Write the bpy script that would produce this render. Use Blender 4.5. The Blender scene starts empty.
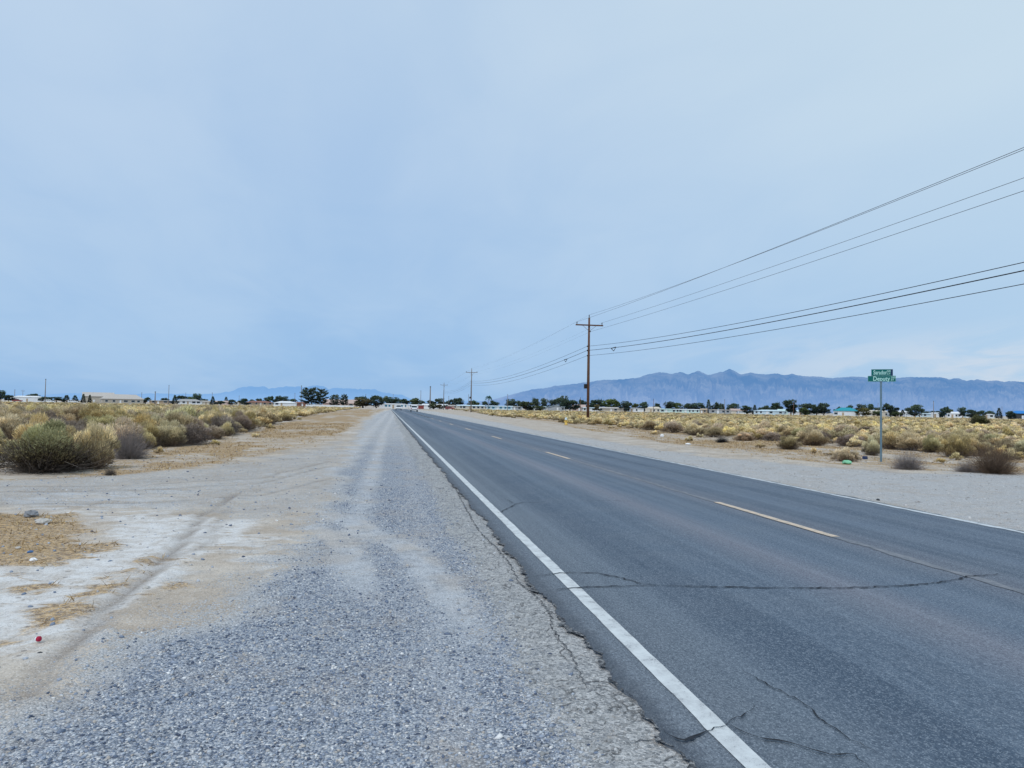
import bpy, math, random
import numpy as np
from mathutils import Vector, Matrix

random.seed(7)
RNG = np.random.default_rng(7)
scene = bpy.context.scene
COL = scene.collection

# ------------------------------------------------------------------ camera
F = 710.0
CAM_H = 1.5
YAW = math.atan((512 - 388) / F)
PITCH = math.atan(23.7 / F)
ROLL = 0.0172
fwd0 = Vector((math.sin(YAW), math.cos(YAW), 0))
fwd = (fwd0 * math.cos(PITCH) + Vector((0, 0, 1)) * math.sin(PITCH)).normalized()
right0 = fwd.cross(Vector((0, 0, 1))).normalized()
up0 = right0.cross(fwd).normalized()
right = right0 * math.cos(ROLL) + up0 * math.sin(ROLL)
up = -right0 * math.sin(ROLL) + up0 * math.cos(ROLL)
EYE = Vector((0, 0, CAM_H))
cd = bpy.data.cameras.new("camera")
cd.sensor_width = 36.0
cd.lens = F / 1024 * 36.0
cd.clip_start = 0.05
cd.clip_end = 60000
cam = bpy.data.objects.new("camera", cd)
COL.objects.link(cam)
m = Matrix((right, up, -fwd)).transposed().to_4x4()
m.translation = EYE
cam.matrix_world = m
scene.camera = cam

def ray(px, py):
    return (right * ((px - 512) / F) - up * ((py - 384) / F) + fwd)

def gp(px, py, z=0.0):
    """the point of the ground seen at a picture position"""
    d = ray(px, py)
    t = (z - CAM_H) / d.z
    return EYE + d * t

def at(px, dist):
    """ground point in the direction of picture column px (near the horizon), dist metres deep"""
    d = ray(px, 398.9 + 0.0172 * px)
    return Vector((d.x * dist, d.y * dist, 0))

def zof(px, py, dist):
    """height of what is seen at px,py at a depth of dist"""
    return CAM_H + ray(px, py).z * dist

def depth(p):
    return (Vector(p) - EYE).dot(fwd)

def proj(P):
    """world points (n,3) to picture positions"""
    Q = np.asarray(P, float) - np.array(EYE)
    z = Q @ np.array(fwd)
    x = Q @ np.array(right)
    y = Q @ np.array(up)
    zz = np.where(z > 0.05, z, 0.05)
    return 512 + F * x / zz, 384 - F * y / zz, z

# ------------------------------------------------------------------ helpers
def tag(o, label=None, cat=None, group=None, kind=None):
    if label: o["label"] = label
    if cat: o["category"] = cat
    if group: o["group"] = group
    if kind: o["kind"] = kind
    return o

def empty(name, loc=(0, 0, 0), rz=0.0):
    o = bpy.data.objects.new(name, None)
    o.empty_display_size = 0.3
    COL.objects.link(o)
    o.location = loc
    o.rotation_euler = (0, 0, rz)
    return o

def fast_mesh(name, V, Fc, mats=(), mi=None, smooth=False, attrs=None):
    V = np.ascontiguousarray(V, np.float32)
    Fc = np.ascontiguousarray(Fc, np.int32)
    me = bpy.data.meshes.new(name)
    me.vertices.add(len(V))
    me.vertices.foreach_set("co", V.ravel())
    n, k = Fc.shape
    me.loops.add(n * k)
    me.loops.foreach_set("vertex_index", Fc.ravel())
    me.polygons.add(n)
    me.polygons.foreach_set("loop_start", np.arange(0, n * k, k, dtype=np.int32))
    try:
        me.polygons.foreach_set("loop_total", np.full(n, k, np.int32))
    except Exception:
        pass
    for mt in mats:
        me.materials.append(mt)
    if mi is not None:
        me.polygons.foreach_set("material_index", np.ascontiguousarray(mi, np.int32))
    if smooth:
        me.polygons.foreach_set("use_smooth", np.ones(n, bool))
    if attrs:
        for an, av in attrs.items():
            a = me.attributes.new(an, 'FLOAT', 'POINT')
            a.data.foreach_set("value", np.ascontiguousarray(av, np.float32))
    me.update(calc_edges=True)
    me.validate()
    return me

def link(name, me, parent=None, loc=None):
    o = bpy.data.objects.new(name, me)
    COL.objects.link(o)
    if parent is not None: o.parent = parent
    if loc is not None: o.location = loc
    return o

class MB:
    """collects shapes, builds one mesh"""
    def __init__(self): self.v = []; self.f = []; self.sm = []
    def add(self, vs, fs, smooth=False):
        b = len(self.v)
        self.v += [tuple(p) for p in vs]
        self.f += [tuple(i + b for i in q) for q in fs]
        self.sm += [smooth] * len(fs)
        return self
    def box(self, c, s, rz=0.0, taper=1.0):
        cx, cy, cz = c; hx, hy, hz = s[0] / 2, s[1] / 2, s[2] / 2
        ca, sa = math.cos(rz), math.sin(rz)
        vs = []
        for k in (-1, 1):
            t = taper if k > 0 else 1.0
            for (i, j) in ((-1, -1), (1, -1), (1, 1), (-1, 1)):
                x, y = i * hx * t, j * hy * t
                vs.append((cx + x * ca - y * sa, cy + x * sa + y * ca, cz + k * hz))
        return self.add(vs, [(3, 2, 1, 0), (4, 5, 6, 7), (0, 1, 5, 4), (1, 2, 6, 5), (2, 3, 7, 6), (3, 0, 4, 7)])
    def tube(self, pts, rad, n=8, cap=True):
        pts = [Vector(p) for p in pts]
        rads = rad if isinstance(rad, (list, tuple)) else [rad] * len(pts)
        vs, fs = [], []
        for i, p in enumerate(pts):
            a = pts[max(0, i - 1)]; b = pts[min(len(pts) - 1, i + 1)]
            t = (b - a).normalized()
            ref = Vector((0, 0, 1)) if abs(t.z) < 0.9 else Vector((1, 0, 0))
            u = t.cross(ref).normalized(); w = t.cross(u).normalized()
            for k in range(n):
                an = 2 * math.pi * k / n
                vs.append(p + (u * math.cos(an) + w * math.sin(an)) * rads[i])
        for i in range(len(pts) - 1):
            for k in range(n):
                k2 = (k + 1) % n
                fs.append((i * n + k, i * n + k2, (i + 1) * n + k2, (i + 1) * n + k))
        self.add(vs, fs, True)
        if cap:
            b = len(self.v) - len(vs)
            self.f.append(tuple(b + k for k in range(n))); self.sm.append(False)
            e = b + (len(pts) - 1) * n
            self.f.append(tuple(e + k for k in reversed(range(n)))); self.sm.append(False)
        return self
    def lathe(self, prof, c=(0, 0, 0), n=14):
        vs, fs = [], []
        for (r, z) in prof:
            for k in range(n):
                a = 2 * math.pi * k / n
                vs.append((c[0] + r * math.cos(a), c[1] + r * math.sin(a), c[2] + z))
        for i in range(len(prof) - 1):
            for k in range(n):
                k2 = (k + 1) % n
                fs.append((i * n + k, i * n + k2, (i + 1) * n + k2, (i + 1) * n + k))
        return self.add(vs, fs, True)
    def prism(self, poly, y0, y1, axis='y', inset=0.0):
        """polygon in x,z pulled along y"""
        n = len(poly)
        vs = [(x, y0, z) for x, z in poly] + [(x, y1, z) for x, z in poly]
        fs = [tuple(range(n)), tuple(reversed(range(n, 2 * n)))]
        for i in range(n):
            j = (i + 1) % n
            fs.append((i, i + n, j + n, j))
        return self.add(vs, fs)
    def mesh(self, name, mat):
        me = bpy.data.meshes.new(name)
        me.from_pydata([tuple(p) for p in self.v], [], self.f)
        me.materials.append(mat)
        me.polygons.foreach_set("use_smooth", self.sm)
        me.update()
        import bmesh as _b
        b = _b.new(); b.from_mesh(me); _b.ops.recalc_face_normals(b, faces=b.faces); b.to_mesh(me); b.free()
        return me
    def build(self, name, mat, parent=None, loc=None):
        return link(name, self.mesh(name, mat), parent, loc)

def bevel(o, w=0.01, seg=2):
    md = o.modifiers.new("bevel", 'BEVEL'); md.width = w; md.segments = seg; md.limit_method = 'ANGLE'
    return o

def copy_tree(o, parent=None):
    c = o.copy(); COL.objects.link(c)
    if parent is not None: c.parent = parent
    for ch in list(o.children): copy_tree(ch, c)
    return c

# ------------------------------------------------------------------ material tools
class NT:
    def __init__(self, tree): self.t = tree; self.n = tree.nodes; self.l = tree.links
    def node(self, typ, **kw):
        nd = self.n.new(typ)
        for k, v in kw.items():
            if k == 'inp':
                for a, b in v.items():
                    if hasattr(b, 'is_output') or isinstance(b, bpy.types.NodeSocket): self.l.new(b, nd.inputs[a])
                    else: nd.inputs[a].default_value = b
            else: setattr(nd, k, v)
        return nd
    def mix(self, f, a, b, mode='MIX'):
        nd = self.n.new('ShaderNodeMix'); nd.data_type = 'RGBA'; nd.blend_type = mode
        for s, v in ((nd.inputs[0], f), (nd.inputs[6], a), (nd.inputs[7], b)):
            if isinstance(v, bpy.types.NodeSocket): self.l.new(v, s)
            elif isinstance(v, (int, float)): s.default_value = v
            else: s.default_value = tuple(v) + (1,) if len(v) == 3 else v
        return nd.outputs[2]
    def math(self, op, a, b=0.0, c=None, clamp=False):
        nd = self.n.new('ShaderNodeMath'); nd.operation = op; nd.use_clamp = clamp
        for i, v in enumerate((a, b) if c is None else (a, b, c)):
            if isinstance(v, bpy.types.NodeSocket): self.l.new(v, nd.inputs[i])
            else: nd.inputs[i].default_value = v
        return nd.outputs[0]
    def ramp(self, f, stops, interp='LINEAR'):
        nd = self.n.new('ShaderNodeValToRGB'); self.l.new(f, nd.inputs[0])
        cr = nd.color_ramp; cr.interpolation = interp
        while len(cr.elements) < len(stops): cr.elements.new(0.5)
        for e, (p, c) in zip(cr.elements, stops):
            e.position = p
            e.color = (c, c, c, 1) if isinstance(c, (int, float)) else tuple(c) + (1,)
        return nd.outputs[0]
    def smooth(self, v, lo, hi):
        nd = self.n.new('ShaderNodeMapRange'); nd.interpolation_type = 'SMOOTHSTEP'
        self.l.new(v, nd.inputs[0]); nd.inputs[1].default_value = lo; nd.inputs[2].default_value = hi
        return nd.outputs[0]
    def noise(self, vec, scale, detail=3, rough=0.55, dist=0.0):
        nd = self.n.new('ShaderNodeTexNoise')
        if vec is not None: self.l.new(vec, nd.inputs['Vector'])
        nd.inputs['Scale'].default_value = scale; nd.inputs['Detail'].default_value = detail
        nd.inputs['Roughness'].default_value = rough; nd.inputs['Distortion'].default_value = dist
        return nd.outputs[0]
    def scale(self, vec, s):
        nd = self.n.new('ShaderNodeMapping'); self.l.new(vec, nd.inputs[0]); nd.inputs['Scale'].default_value = s
        return nd.outputs[0]
    def bump(self, h, strength=0.5, dist=0.01):
        nd = self.n.new('ShaderNodeBump'); self.l.new(h, nd.inputs['Height'])
        nd.inputs['Strength'].default_value = strength; nd.inputs['Distance'].default_value = dist
        return nd.outputs[0]
    def attr(self, name):
        nd = self.n.new('ShaderNodeAttribute'); nd.attribute_name = name
        return nd.outputs['Fac']

def new_mat(name, rough=0.8):
    mt = bpy.data.materials.new(name); mt.use_nodes = True
    nt = NT(mt.node_tree)
    b = mt.node_tree.nodes['Principled BSDF']
    b.inputs['Roughness'].default_value = rough
    b.inputs['Specular IOR Level'].default_value = 0.3
    return mt, nt, b

def simple(name, col, rough=0.7, var=0.12, sc=6.0, metal=0.0, spec=0.3):
    """plain painted / weathered surface with a little mottling"""
    mt, nt, b = new_mat(name, rough)
    tc = nt.node('ShaderNodeTexCoord').outputs['Object']
    n = nt.noise(tc, sc, 4, 0.6)
    dark = tuple(c * (1 - var) for c in col); lite = tuple(min(1, c * (1 + var)) for c in col)
    nt.l.new(nt.ramp(n, [(0.3, dark), (0.7, lite)]), b.inputs['Base Color'])
    b.inputs['Metallic'].default_value = metal
    b.inputs['Specular IOR Level'].default_value = spec
    return mt

def streaky(name, col, col2, rough=0.85):
    """weathered wood: streaks along the local z axis"""
    mt, nt, b = new_mat(name, rough)
    tc = nt.node('ShaderNodeTexCoord').outputs['Object']
    n = nt.noise(nt.scale(tc, (14, 14, 0.8)), 2.0, 5, 0.65)
    nt.l.new(nt.ramp(n, [(0.3, col2), (0.65, col)]), b.inputs['Base Color'])
    nt.l.new(nt.bump(n, 0.5, 0.01), b.inputs['Normal'])
    return mt

# foliage: colour varies leaf by leaf, darker and browner low down
def foliage(name, low, mid, tip, zlo=0.05, zhi=0.9, trans=0.15, tint_attr=False, spread=0.35):
    mt, nt, b = new_mat(name, 0.85)
    b.inputs['Specular IOR Level'].default_value = 0.1
    geo = nt.node('ShaderNodeNewGeometry')
    tc = nt.node('ShaderNodeTexCoord')
    if tint_attr:
        z = nt.attr('hgt'); tint = nt.attr('tint')
    else:
        sx = nt.node('ShaderNodeSeparateXYZ'); nt.l.new(tc.outputs['Object'], sx.inputs[0]); z = sx.outputs[2]
        tint = nt.node('ShaderNodeObjectInfo').outputs['Random']
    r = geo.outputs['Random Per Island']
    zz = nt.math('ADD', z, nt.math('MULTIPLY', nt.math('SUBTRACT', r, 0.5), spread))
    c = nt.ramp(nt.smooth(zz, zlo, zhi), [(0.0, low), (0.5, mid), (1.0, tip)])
    hsv = nt.node('ShaderNodeHueSaturation')
    nt.l.new(c, hsv.inputs['Color'])
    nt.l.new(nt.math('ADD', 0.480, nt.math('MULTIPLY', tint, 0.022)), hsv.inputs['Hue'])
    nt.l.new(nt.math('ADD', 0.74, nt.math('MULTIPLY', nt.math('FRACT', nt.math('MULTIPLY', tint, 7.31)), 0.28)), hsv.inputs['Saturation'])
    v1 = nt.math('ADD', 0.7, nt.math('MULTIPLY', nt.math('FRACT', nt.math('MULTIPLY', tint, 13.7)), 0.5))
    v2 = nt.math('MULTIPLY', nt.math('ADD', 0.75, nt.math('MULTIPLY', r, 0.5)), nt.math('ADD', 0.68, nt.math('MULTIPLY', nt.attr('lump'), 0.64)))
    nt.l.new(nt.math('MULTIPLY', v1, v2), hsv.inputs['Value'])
    nt.l.new(hsv.outputs[0], b.inputs['Base Color'])
    return mt

M = {}
M['wood_pole'] = streaky('wood_pole', (0.17, 0.088, 0.055), (0.075, 0.04, 0.03))
M['grey_wood'] = streaky('grey_wood', (0.26, 0.24, 0.23), (0.15, 0.13, 0.125))
M['galv'] = simple('galvanised_steel', (0.12, 0.20, 0.26), 0.55, 0.12, 20, 0.0, 0.4)
M['porcelain'] = simple('porcelain', (0.10, 0.12, 0.14), 0.4)
M['black_metal'] = simple('black_metal', (0.015, 0.016, 0.02), 0.5)
M['wire'] = simple('wire', (0.10, 0.11, 0.13), 0.6)
M['cable'] = simple('cable', (0.012, 0.013, 0.018), 0.6)
M['sign_green'] = simple('sign_green', (0.0, 0.125, 0.12), 0.45, 0.08, 8)
M['sign_white'] = simple('sign_white', (0.42, 0.72, 0.68), 0.5, 0.03)
M['sign_edge'] = simple('sign_edge', (0.25, 0.5, 0.5), 0.5, 0.03)
M['sign_dark'] = simple('sign_dark', (0.01, 0.035, 0.09), 0.5, 0.05)
M['glass'] = simple('window_glass', (0.03, 0.045, 0.06), 0.25, 0.2, 3, 0, 0.5)
M['blue_glass'] = simple('blue_window_glass', (0.05, 0.2, 0.3), 0.25, 0.2, 3, 0, 0.5)
M['tyre'] = simple('tyre_rubber', (0.02, 0.02, 0.022), 0.8)
M['rim'] = simple('wheel_rim', (0.5, 0.5, 0.52), 0.35, 0.05, 5, 0.6)
M['lamp'] = simple('lamp_lens', (0.8, 0.8, 0.78), 0.2, 0.03)
M['red_lamp'] = simple('red_lamp_lens', (0.4, 0.02, 0.02), 0.3, 0.05)
for nm, c in dict(white=(0.74, 0.77, 0.8), cream=(0.62, 0.58, 0.5), beige=(0.46, 0.42, 0.36), pink=(0.52, 0.4, 0.36), tan=(0.42, 0.33, 0.24),
                  grey=(0.36, 0.39, 0.42), paleblue=(0.55, 0.68, 0.76), palegreen=(0.54, 0.7, 0.68), teal=(0.02, 0.3, 0.38), blue=(0.03, 0.22, 0.6),
                  redbrown=(0.26, 0.13, 0.1), greyroof=(0.38, 0.38, 0.38), palroof=(0.5, 0.47, 0.44), dark=(0.05, 0.055, 0.06), red=(0.24, 0.06, 0.055),
                  yellow=(0.70, 0.48, 0.12), navy=(0.03, 0.05, 0.12), redpaint=(0.42, 0.02, 0.06), greenp=(0.25, 0.6, 0.38), whitep=(0.85, 0.86, 0.88),
                  rock=(0.5, 0.48, 0.45), greyrock=(0.24, 0.25, 0.27), bluep=(0.08, 0.17, 0.35)).items():
    M[nm] = simple('surface_' + nm, c, 0.75, 0.1, 1.5)

# ------------------------------------------------------------------ world, sun
SUN_EL, SUN_AZ = math.radians(50), math.radians(215)      # azimuth clockwise from +Y (road direction)
w = bpy.data.worlds.new("World"); scene.world = w; w.use_nodes = True
nt = NT(w.node_tree); nt.n.clear()
sky = nt.node('ShaderNodeTexSky'); sky.sky_type = 'NISHITA'; sky.sun_disc = False
sky.sun_elevation = SUN_EL; sky.sun_rotation = SUN_AZ; sky.air_density = 1.0; sky.dust_density = 1.2; sky.ozone_density = 2.0
tc = nt.node('ShaderNodeTexCoord').outputs['Generated']
sx = nt.node('ShaderNodeSeparateXYZ'); nt.l.new(tc, sx.inputs[0])
X, Y, Z = sx.outputs
# cloud deck coordinates: direction projected on a high flat layer
zc = nt.math('MAXIMUM', nt.math('ADD', Z, 0.16), 0.05)
cv = nt.node('ShaderNodeCombineXYZ'); nt.l.new(nt.math('DIVIDE', X, zc), cv.inputs[0]); nt.l.new(nt.math('DIVIDE', Y, zc), cv.inputs[1])
rot = nt.node('ShaderNodeMapping'); nt.l.new(cv.outputs[0], rot.inputs[0]); rot.inputs['Rotation'].default_value = (0, 0, 0.5); rot.inputs['Scale'].default_value = (1.0, 0.55, 1.0)
n1 = nt.noise(rot.outputs[0], 0.75, 5, 0.5, 0.6)
n2 = nt.noise(rot.outputs[0], 2.6, 5, 0.55, 0.8)
nn = nt.math('ADD', nt.math('MULTIPLY', n1, 0.75), nt.math('MULTIPLY', n2, 0.25))
# side: how far right of the road direction the view goes
side = nt.math('ADD', nt.math('MULTIPLY', X, 0.85), nt.math('MULTIPLY', Y, -0.12))
hz = nt.ramp(nt.math('MULTIPLY', Z, 1.0), [(0.0, (0.30, 0.525, 0.84)), (0.06, (0.32, 0.54, 0.84)), (0.16, (0.39, 0.585, 0.84)), (0.32, (0.46, 0.635, 0.86)), (0.5, (0.53, 0.69, 0.875)), (1.0, (0.60, 0.72, 0.86))])
veil = nt.mix(nt.smooth(nn, 0.36, 0.66), nt.mix(0.20, hz, (0.26, 0.43, 0.72)), nt.mix(0.24, hz, (0.66, 0.76, 0.87)))
rightlight = nt.math('MULTIPLY', nt.smooth(nt.math('ADD', side, nt.math('MULTIPLY', Z, 0.35)), -0.10, 0.85), 0.75)
veil = nt.mix(rightlight, veil, nt.mix(nt.smooth(Z, 0.05, 0.45), (0.50, 0.68, 0.85), (0.66, 0.80, 0.88)))
lowglow = nt.math('MULTIPLY', nt.smooth(side, 0.1, 0.62), nt.math('SUBTRACT', 1.0, nt.smooth(nt.math('ABSOLUTE', nt.math('SUBTRACT', Z, 0.055)), 0.0, 0.07)))
lowglow = nt.math('MULTIPLY', lowglow, nt.smooth(n2, 0.35, 0.62))
veil = nt.mix(nt.math('MULTIPLY', lowglow, 0.65), veil, (0.72, 0.75, 0.82))
bg1 = nt.node('ShaderNodeBackground', inp={'Color': sky.outputs[0], 'Strength': 0.1})
bg2 = nt.node('ShaderNodeBackground', inp={'Color': veil, 'Strength': 1.0})
ms = nt.node('ShaderNodeMixShader', inp={0: 0.92, 1: bg1.outputs[0], 2: bg2.outputs[0]})
nt.node('ShaderNodeOutputWorld', inp={'Surface': ms.outputs[0]})

sd = bpy.data.lights.new("sun", 'SUN'); sd.energy = 1.5; sd.angle = math.radians(14); sd.color = (1.0, 0.95, 0.87)
so = bpy.data.objects.new("sun", sd); COL.objects.link(so)
sdir = Vector((math.sin(SUN_AZ) * math.cos(SUN_EL), math.cos(SUN_AZ) * math.cos(SUN_EL), math.sin(SUN_EL)))
so.rotation_euler = sdir.to_track_quat('Z', 'Y').to_euler()
scene.view_settings.view_transform = 'Standard'; scene.view_settings.look = 'None'; scene.view_settings.exposure = 0

# ------------------------------------------------------------------ numpy noise
def vnoise(x, y, seed=0):
    def h(i, j):
        n = (i * 374761393 + j * 668265263 + seed * 144665) & 0x7fffffff
        n = ((n ^ (n >> 13)) * 1274126177) & 0x7fffffff
        return ((n ^ (n >> 16)) & 0xffff) / 65535.0
    xi = np.floor(x).astype(np.int64); yi = np.floor(y).astype(np.int64)
    fx = x - xi; fy = y - yi
    fx = fx * fx * (3 - 2 * fx); fy = fy * fy * (3 - 2 * fy)
    return (h(xi, yi) * (1 - fx) + h(xi + 1, yi) * fx) * (1 - fy) + (h(xi, yi + 1) * (1 - fx) + h(xi + 1, yi + 1) * fx) * fy

def fbm(x, y, oct=4, seed=0):
    s = 0; a = 0.5; t = 0
    for o in range(oct):
        s = s + a * vnoise(x * 2 ** o, y * 2 ** o, seed + o * 17); t += a; a *= 0.5
    return s / t

def poly_sd(P, poly):
    """signed distance to a polygon, positive inside"""
    x, y = P[:, 0], P[:, 1]
    ins = np.zeros(len(P), bool); dmin = np.full(len(P), 1e18)
    n = len(poly)
    for i in range(n):
        x0, y0 = poly[i]; x1, y1 = poly[(i + 1) % n]
        c = (y0 > y) != (y1 > y)
        with np.errstate(divide='ignore', invalid='ignore'):
            xi = (x1 - x0) * (y - y0) / (y1 - y0 if y1 != y0 else 1e-9) + x0
        ins ^= c & (x < xi)
        dx, dy = x1 - x0, y1 - y0
        t = np.clip(((x - x0) * dx + (y - y0) * dy) / (dx * dx + dy * dy + 1e-12), 0, 1)
        dmin = np.minimum(dmin, (x - x0 - t * dx) ** 2 + (y - y0 - t * dy) ** 2)
    return np.where(ins, 1, -1) * np.sqrt(dmin)

def line_d(P, pts):
    x, y = P[:, 0], P[:, 1]; dmin = np.full(len(P), 1e18)
    for (x0, y0), (x1, y1) in zip(pts[:-1], pts[1:]):
        dx, dy = x1 - x0, y1 - y0
        t = np.clip(((x - x0) * dx + (y - y0) * dy) / (dx * dx + dy * dy + 1e-12), 0, 1)
        dmin = np.minimum(dmin, (x - x0 - t * dx) ** 2 + (y - y0 - t * dy) ** 2)
    return np.sqrt(dmin)

def sstep(v, a, b):
    t = np.clip((v - a) / (b - a), 0, 1); return t * t * (3 - 2 * t)

def W(pts): return [tuple(gp(px, py).xy) for px, py in pts]

# road edges, metres across from the camera
def road_fit():
    L = np.mean([gp(*p).x for p in ((479, 494), (523, 538), (568.4, 583.4), (654, 671), (753.8, 761.5))])
    R = np.mean([gp(*p).x for p in ((1024, 531.4), (879.8, 503.7), (820, 493.4))])
    C = np.mean([gp(*p).x for p in ((834, 539), (712, 503), (571.4, 459.7))])
    return L, R, C
XL, XR, XC = road_fit()
print("road lines", XL, XR, XC)
EDGE_L = XL - 0.27
EDGE_R = XR + 0.16

# ------------------------------------------------------------------ ground
def axis(lo, hi, step, far, grow=1.12):
    a = list(np.arange(lo, hi + 1e-6, step))
    s = step
    while a[-1] < far: s *= grow; a.append(a[-1] + s)
    s = step; b = []
    x = lo
    while x > -far: s *= grow; x -= s; b.append(x)
    return np.array(b[::-1] + a)
gx = axis(-16, 24, 0.11, 30000)
gy = axis(2.0, 26, 0.11, 30000)
GX, GY = np.meshgrid(gx, gy)
P2 = np.stack([GX.ravel(), GY.ravel()], 1)
px_, py_ = P2[:, 0], P2[:, 1]
wob = (fbm(px_ * 0.9, py_ * 0.9, 4, 3) - 0.5)
wob2 = (fbm(px_ * 3.1, py_ * 3.1, 3, 9) - 0.5)

g_main = W([(-300, 1000), (-300, 800), (-60, 738), (0, 712), (54, 676), (94, 637), (145, 617), (203, 591), (253, 555), (285, 525), (312, 500), (322, 475), (345, 445), (366, 420), (382, 411.5), (394, 408.5)]) + \
    [(EDGE_L + 0.2, 420), (EDGE_L + 0.2, -8), (-2, -8)]
d1 = poly_sd(P2, g_main)
a_gravel = sstep(d1 + wob * 1.3 + wob2 * 0.5, -0.35, 0.45)
g_cross = W([(-400, 485), (0, 477.5), (100, 473), (200, 466), (290, 452), (345, 438), (360, 470), (345, 510), (250, 515), (120, 508), (0, 505), (-400, 508)])
d2 = poly_sd(P2, g_cross)
a_gravel = np.maximum(a_gravel, 0.56 * sstep(d2 + wob * 1.5, -0.5, 0.6))
g_right = [(EDGE_R - 0.3, -8)] + [(EDGE_R - 0.3, 420)] + W([(436, 411.5), (462, 415.5), (500, 422.5), (560, 433), (640, 446), (700, 454.5), (760, 460), (830, 465), (900, 470), (1024, 473), (1500, 482)]) + [(60, -8)]
d3 = poly_sd(P2, g_right)
a_gravel = np.maximum(a_gravel, 0.86 * sstep(d3 + wob * 1.6 + wob2 * 0.6, -0.6, 0.7))
# darker, bluer stone in the near fan
a_blue = sstep(d1 + wob, 0.0, 0.9) * (1 - 0.6 * sstep(py_ + wob * 8, 11, 40))
# worn, paler wheel paths in the gravel
tr = W([(395, 412), (385, 430), (372, 470), (350, 540), (335, 640), (330, 800)])
tr2 = W([(388, 412), (362, 440), (330, 470), (270, 492), (100, 495), (-200, 498)])
a_worn = 0.75 * np.exp(-(line_d(P2, tr) / 0.24) ** 2) * sstep(py_, 4.5, 8) + 0.7 * np.exp(-(line_d(P2, tr2) / 0.4) ** 2)
tr3 = W([(398, 414), (404, 440), (412, 480), (420, 540), (440, 640), (470, 800)])
a_worn += 0.35 * np.exp(-(line_d(P2, tr3) / 0.24) ** 2)
arc = W([(-200, 492), (60, 490), (200, 497), (300, 503), (360, 520), (410, 545), (455, 590), (500, 650), (560, 760)])
arc2 = W([(230, 505), (300, 515), (350, 545), (375, 590), (385, 660), (390, 800)])
a_worn += 0.9 * np.exp(-(line_d(P2, arc) / 0.17) ** 2) * sstep(py_, 3.6, 6) + 0.75 * np.exp(-(line_d(P2, arc2) / 0.14) ** 2) * sstep(py_, 4.5, 7.5)
a_worn = np.clip(a_worn * (0.75 + 0.7 * fbm(px_ * 1.3, py_ * 0.7, 3, 31)), 0, 1)
# crumbled old asphalt next to the road edge
a_old = sstep(px_ + wob * 0.35 + wob2 * 0.22, EDGE_L - 0.66, EDGE_L - 0.30) * (px_ < XL + 1) * (1 - sstep(py_, 60, 140) * 0.6)
# straw patches
a_straw = np.zeros(len(P2))
for poly, s, wgt in (
    ([(-60, 512), (60, 511), (95, 518), (88, 536), (105, 545), (60, 560), (-60, 566)], 0.35, 1.0),
    ([(-60, 650), (0, 634), (60, 603), (110, 570), (155, 552), (165, 556), (120, 580), (70, 610), (10, 645), (-60, 665)], 0.22, 0.85),
    ([(20, 585), (40, 578), (60, 580), (40, 590)], 0.15, 0.7),
    ([(130, 590), (180, 578), (185, 582), (140, 594)], 0.12, 0.55),
    ([(-60, 478), (60, 474), (110, 468), (200, 459), (210, 463), (120, 474), (20, 479), (-60, 482)], 0.5, 0.8),
    ([(110, 460), (180, 448), (235, 438), (270, 425), (310, 414), (360, 408.6), (384, 409.5), (362, 418), (335, 440), (300, 452), (240, 462), (170, 466), (110, 470)], 1.2, 0.78),
):
    d = poly_sd(P2, W(poly))
    a_straw = np.maximum(a_straw, wgt * sstep(d + wob * 1.2 * s + wob2 * 1.6 * s, -s, s))
# field floor left and right
left_field = W([(-400, 470), (0, 470), (100, 462), (180, 447), (240, 436), (270, 424), (310, 414), (360, 408)]) + [(-60, 300), (-400, 300), (-400, 20)]
a_straw = np.maximum(a_straw, 0.7 * sstep(poly_sd(P2, left_field), -0.5, 1.5))
right_f = [(x, y) for x, y in W([(452, 410), (500, 415), (560, 424.5), (640, 438), (700, 447), (760, 455), (830, 462), (900, 468), (1024, 471), (1500, 480)])] + [(400, 20), (400, 320), (20, 320)]
d4 = poly_sd(P2, right_f)
a_straw = np.maximum(a_straw, sstep(d4 + wob * 3, 0.2, 1.6) * (0.45 + 0.5 * sstep(fbm(px_ * 0.35, py_ * 0.35, 4, 77), 0.42, 0.6)))
# the brown band at the outer edge of the right shoulder
a_straw = np.maximum(a_straw, 0.7 * np.exp(-((d4 - 0.3 + wob * 1.6) / 0.45) ** 2))
a_straw *= (1 - a_gravel * 0.8) * np.where(py_ > 12.5, 0.55 + 0.85 * sstep(fbm(px_ * 0.55, py_ * 0.28, 4, 120), 0.38, 0.60), 1.0)
# white caliche sand
a_white = np.zeros(len(P2))
for poly, s in (([(-80, 560), (20, 563), (110, 548), (190, 515), (215, 520), (180, 560), (120, 600), (60, 640), (-80, 690)], 0.5),
                ([(110, 510), (200, 512), (270, 520), (230, 545), (150, 540), (100, 528)], 0.5)):
    a_white = np.maximum(a_white, sstep(poly_sd(P2, W(poly)) + wob * 1.5, -s, s))
a_white = np.maximum(a_white, 0.55 * sstep(fbm(px_ * 0.5, py_ * 0.5, 4, 55), 0.5, 0.68) * (px_ < 0))
# tyre rut
rut = W([(20, 690), (72, 638), (119, 595), (159, 562), (188, 533), (205, 510), (235, 492)])
rut2 = W([(150, 560), (200, 545), (215, 525), (225, 505)])
rd = line_d(P2, rut)
a_rut = np.exp(-(rd / 0.062) ** 2) * np.clip(0.95 + 1.6 * wob, 0.2, 1.2) + 0.5 * np.exp(-(line_d(P2, rut2) / 0.07) ** 2)
for off in (484, 489, 501):
    a_rut += 0.7 * np.exp(-(line_d(P2, W([(-300, off + 2), (0, off), (130, off - 1), (260, off - 8), (330, off - 25)])) / 0.06) ** 2)
a_rut = np.clip(a_rut, 0, 1)

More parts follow.
